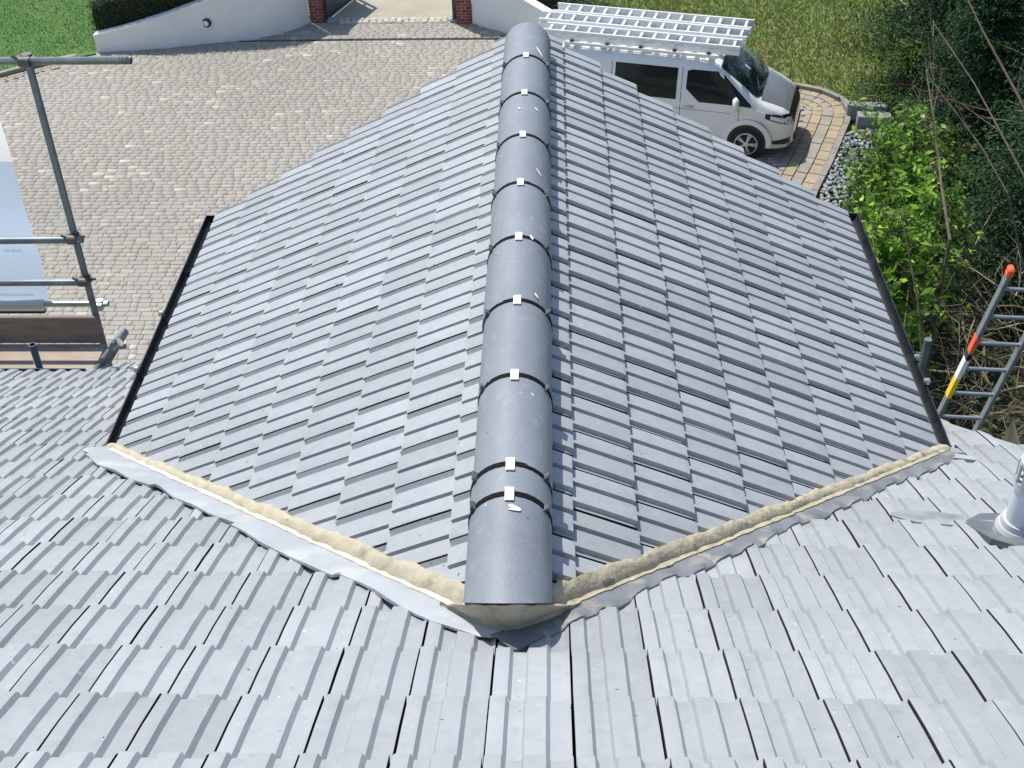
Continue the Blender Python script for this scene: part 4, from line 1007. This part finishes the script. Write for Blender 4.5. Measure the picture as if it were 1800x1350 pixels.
def shrub(x, y, h, rx, ry, n, size, cols, label, ratio=.34, name='shrub', stems=14, z0=.25):
    rt = root(name, (x, y, G), label, 'shrub', 'trees and shrubs on the right'); segs = []; P = []; N = []; K = []
    for k in range(stems):
        kf = rng.choice((.5, .8, 1.0, 1.25)); a = rng.uniform(0, 6.28); r_ = rng.uniform(.2, 1)**.6; q = np.array((x+rx*r_*math.cos(a), y+ry*r_*math.sin(a), G+h*(1-.45*r_*r_)*rng.uniform(.82, 1.05))); o = np.array((x+rng.uniform(-.2, .2), y+rng.uniform(-.2, .2), G)); m_ = (o+q)/2+rng.normal(0, .15, 3)
        segs += [(o, m_, .028, .02), (m_, q, .02, .008)]
        for j in range(n//stems//10):
            t = rng.uniform(z0, 1)**.7; c = o+(m_-o)*min(1, t*2) if t < .5 else m_+(q-m_)*(t*2-1)
            tip = c+rng.normal(0, 1, 3)*np.array((rx, ry, h*.14))*.30; segs.append((c, tip, .008, .004)); dirn = tip-c; kk = kf*rng.uniform(.75, 1.25); K += [kk]*10
            for e in range(10):
                f = rng.uniform(.25, 1.1); P.append(c+dirn*f+rng.normal(0, size*.35, 3)); N.append(dirn/np.linalg.norm(dirn)*.3+np.array((0, -.1, .75)))
    V, F, c = leaf_cloud(np.array(P), np.array(N), size, cols, ratio, .7, .08); c = c*np.repeat(np.array(K), 4)[:, None]; bulk('foliage', V, F, m_leaf, rt, c)
    V, F, c = twig_mesh(segs, [(.07, .09, .03), (.10, .09, .05)]); tag(bulk('stems', V, F, m_twig, rt, c), kind='stuff')
LG = [(.20, .40, .025), (.25, .46, .03), (.11, .25, .02), (.34, .52, .06), (.06, .14, .02), (.05, .11, .018)]
shrub(4.1, 6.9, 4.5, .55, 1.15, 11000, .17, LG, 'bright green broad-leaved laurel shrub beside the right gutter', stems=34)
shrub(5.35, 10.2, 3.6, .68, 1.6, 14000, .115, [(.15, .34, .03), (.21, .40, .04), (.08, .18, .025), (.27, .44, .06)], 'yellow-green leafy bush behind the laurel next to the gravel', .45, stems=40)
shrub(6.8, 14.0, 1.9, .7, 1.0, 8000, .095, [(.08, .18, .03), (.13, .25, .04), (.06, .12, .02)], 'small-leaved green bush at the far end of the gravel', .5, stems=30)
shrub(4.9, 3.5, 3.6, .9, 0.9, 5000, .12, [(.05, .11, .02), (.08, .15, .03)], 'sparse dark bush rising through the brushwood behind the ladder', .35, stems=24)
# bare branches leaning through the trees
def bare(pts, r0_, label, kids, name='bare_tree'):
    rt = root(name, pts[0], label, 'tree', 'trees and shrubs on the right'); bm = bmesh.new(); n = len(pts)
    add_path(bm, pts, [r0_*(1-.72*k/(n-1)) for k in range(n)], 8); bobj('trunk', bm, m_bark, rt, True); segs = []
    for k in range(kids):
        t = rng.uniform(.25, 1)*(n-1); i = min(n-2, int(t)); a = np.array(pts[i]); b = np.array(pts[i+1]); p = a+(b-a)*(t-i)
        d = (b-a)/np.linalg.norm(b-a)*.8+rng.normal(0, .45, 3); grow(p, d, rng.uniform(.6, 1.5), r0_*.3, 1, segs, .13, 1, -.01)
    V, F, c = twig_mesh(segs, TW_COL, 4); tag(bulk('branches', V, F, m_twig, rt, c), kind='stuff')
def ax(px, py, D): return CAMP+(fwd+cr*((px-900)/2171.3)-cu*((py-675)/2171.3))*D
def axv(p, q, D): return tuple(ax(p, q, D))
bare([(4.75, 6.2, G), (4.78, 6.4, -6.4), (4.84, 6.75, -4.95), (5.04, 7.97, -4.90), (5.28, 9.4, -4.75), (5.5, 10.9, -4.6)], .03, 'thin dark trunk leaning away behind the bright laurel', 7)
bare([(7.3, 5.2, G), (6.4, 5.4, -5.6), (5.18, 5.74, -3.72), (5.02, 6.3, -3.45), (4.85, 7.1, -3.15), (4.6, 8.2, -2.85)], .019, 'pale straight whip crossing the dark evergreens towards the upper left', 3)
bare([(6.6, 6.2, G), (6.0, 6.4, -6.0), (5.35, 6.7, -4.3), (5.15, 7.2, -4.0), (4.95, 7.7, -3.8), (4.73, 8.33, -3.6)], .016, 'slender pale whip starting lower right of the other whips', 3)
bare([(7.6, 7.0, G), (6.9, 7.3, -6.0), (6.1, 7.8, -4.3), (5.9, 8.4, -3.9), (5.6, 9.3, -3.4), (5.4, 10.0, -3.0)], .03, 'forked grey-brown sapling at the right edge before the evergreens', 5)
bare([(4.3, 4.4, G), (4.4, 4.7, -6.5), (4.2, 5.6, -5.0), (4.0, 6.2, -4.2)], .026, 'slim dark reddish sapling stem in front of the laurel', 3)
# brushwood heap
segs = []
for k in range(330):
    x, y = rng.uniform(3.0, 8.2), rng.uniform(.5, 11.5); hh = 1.2+2.1*math.exp(-((x-5.2)/2.0)**2-((y-4.8)/4.2)**2)
    if x < 3.6 and y > 7: continue
    if inside((x, y), GR): continue
    grow((x, y, G+rng.uniform(.05, 1)*hh), (*rng.normal(0, 1, 2), rng.normal(.15, .35)), rng.uniform(.6, 1.9), rng.uniform(.006, .022), 1, segs, .45, 2, -.03)
V, F, c = twig_mesh(segs, [(.20, .165, .11), (.27, .23, .16), (.13, .105, .07), (.09, .075, .05), (.16, .15, .08)]); tag(bulk('brushwood', V, F, m_twig, None, c), kind='stuff')
n = 9000; P = np.c_[rng.uniform(2.4, 10, n), rng.uniform(-1, 13, n), np.zeros(n)]; keep = np.array([not inside((p[0], p[1]), GR) and not inside((p[0], p[1]), DRIVE) and p[0] > 2.2 for p in P]); P = P[keep]; n = len(P)
P[:, 2] = G+rng.uniform(0, 1, n)**1.5*(.5+1.5*np.exp(-((P[:, 0]-5.2)/2)**2-((P[:, 1]-4.8)/4)**2))
V, F, c = leaf_cloud(P, np.tile((0, 0, 1.), (n, 1)), .12, [(.06, .12, .025), (.09, .16, .03), (.04, .07, .02), (.13, .11, .05), (.16, .20, .05)], .35, .7, .03)
tag(bulk('ground_cover', V, F, m_leaf, None, c), kind='stuff')
print('tiles', ntile, len(items), 'blocks', len(blocks))
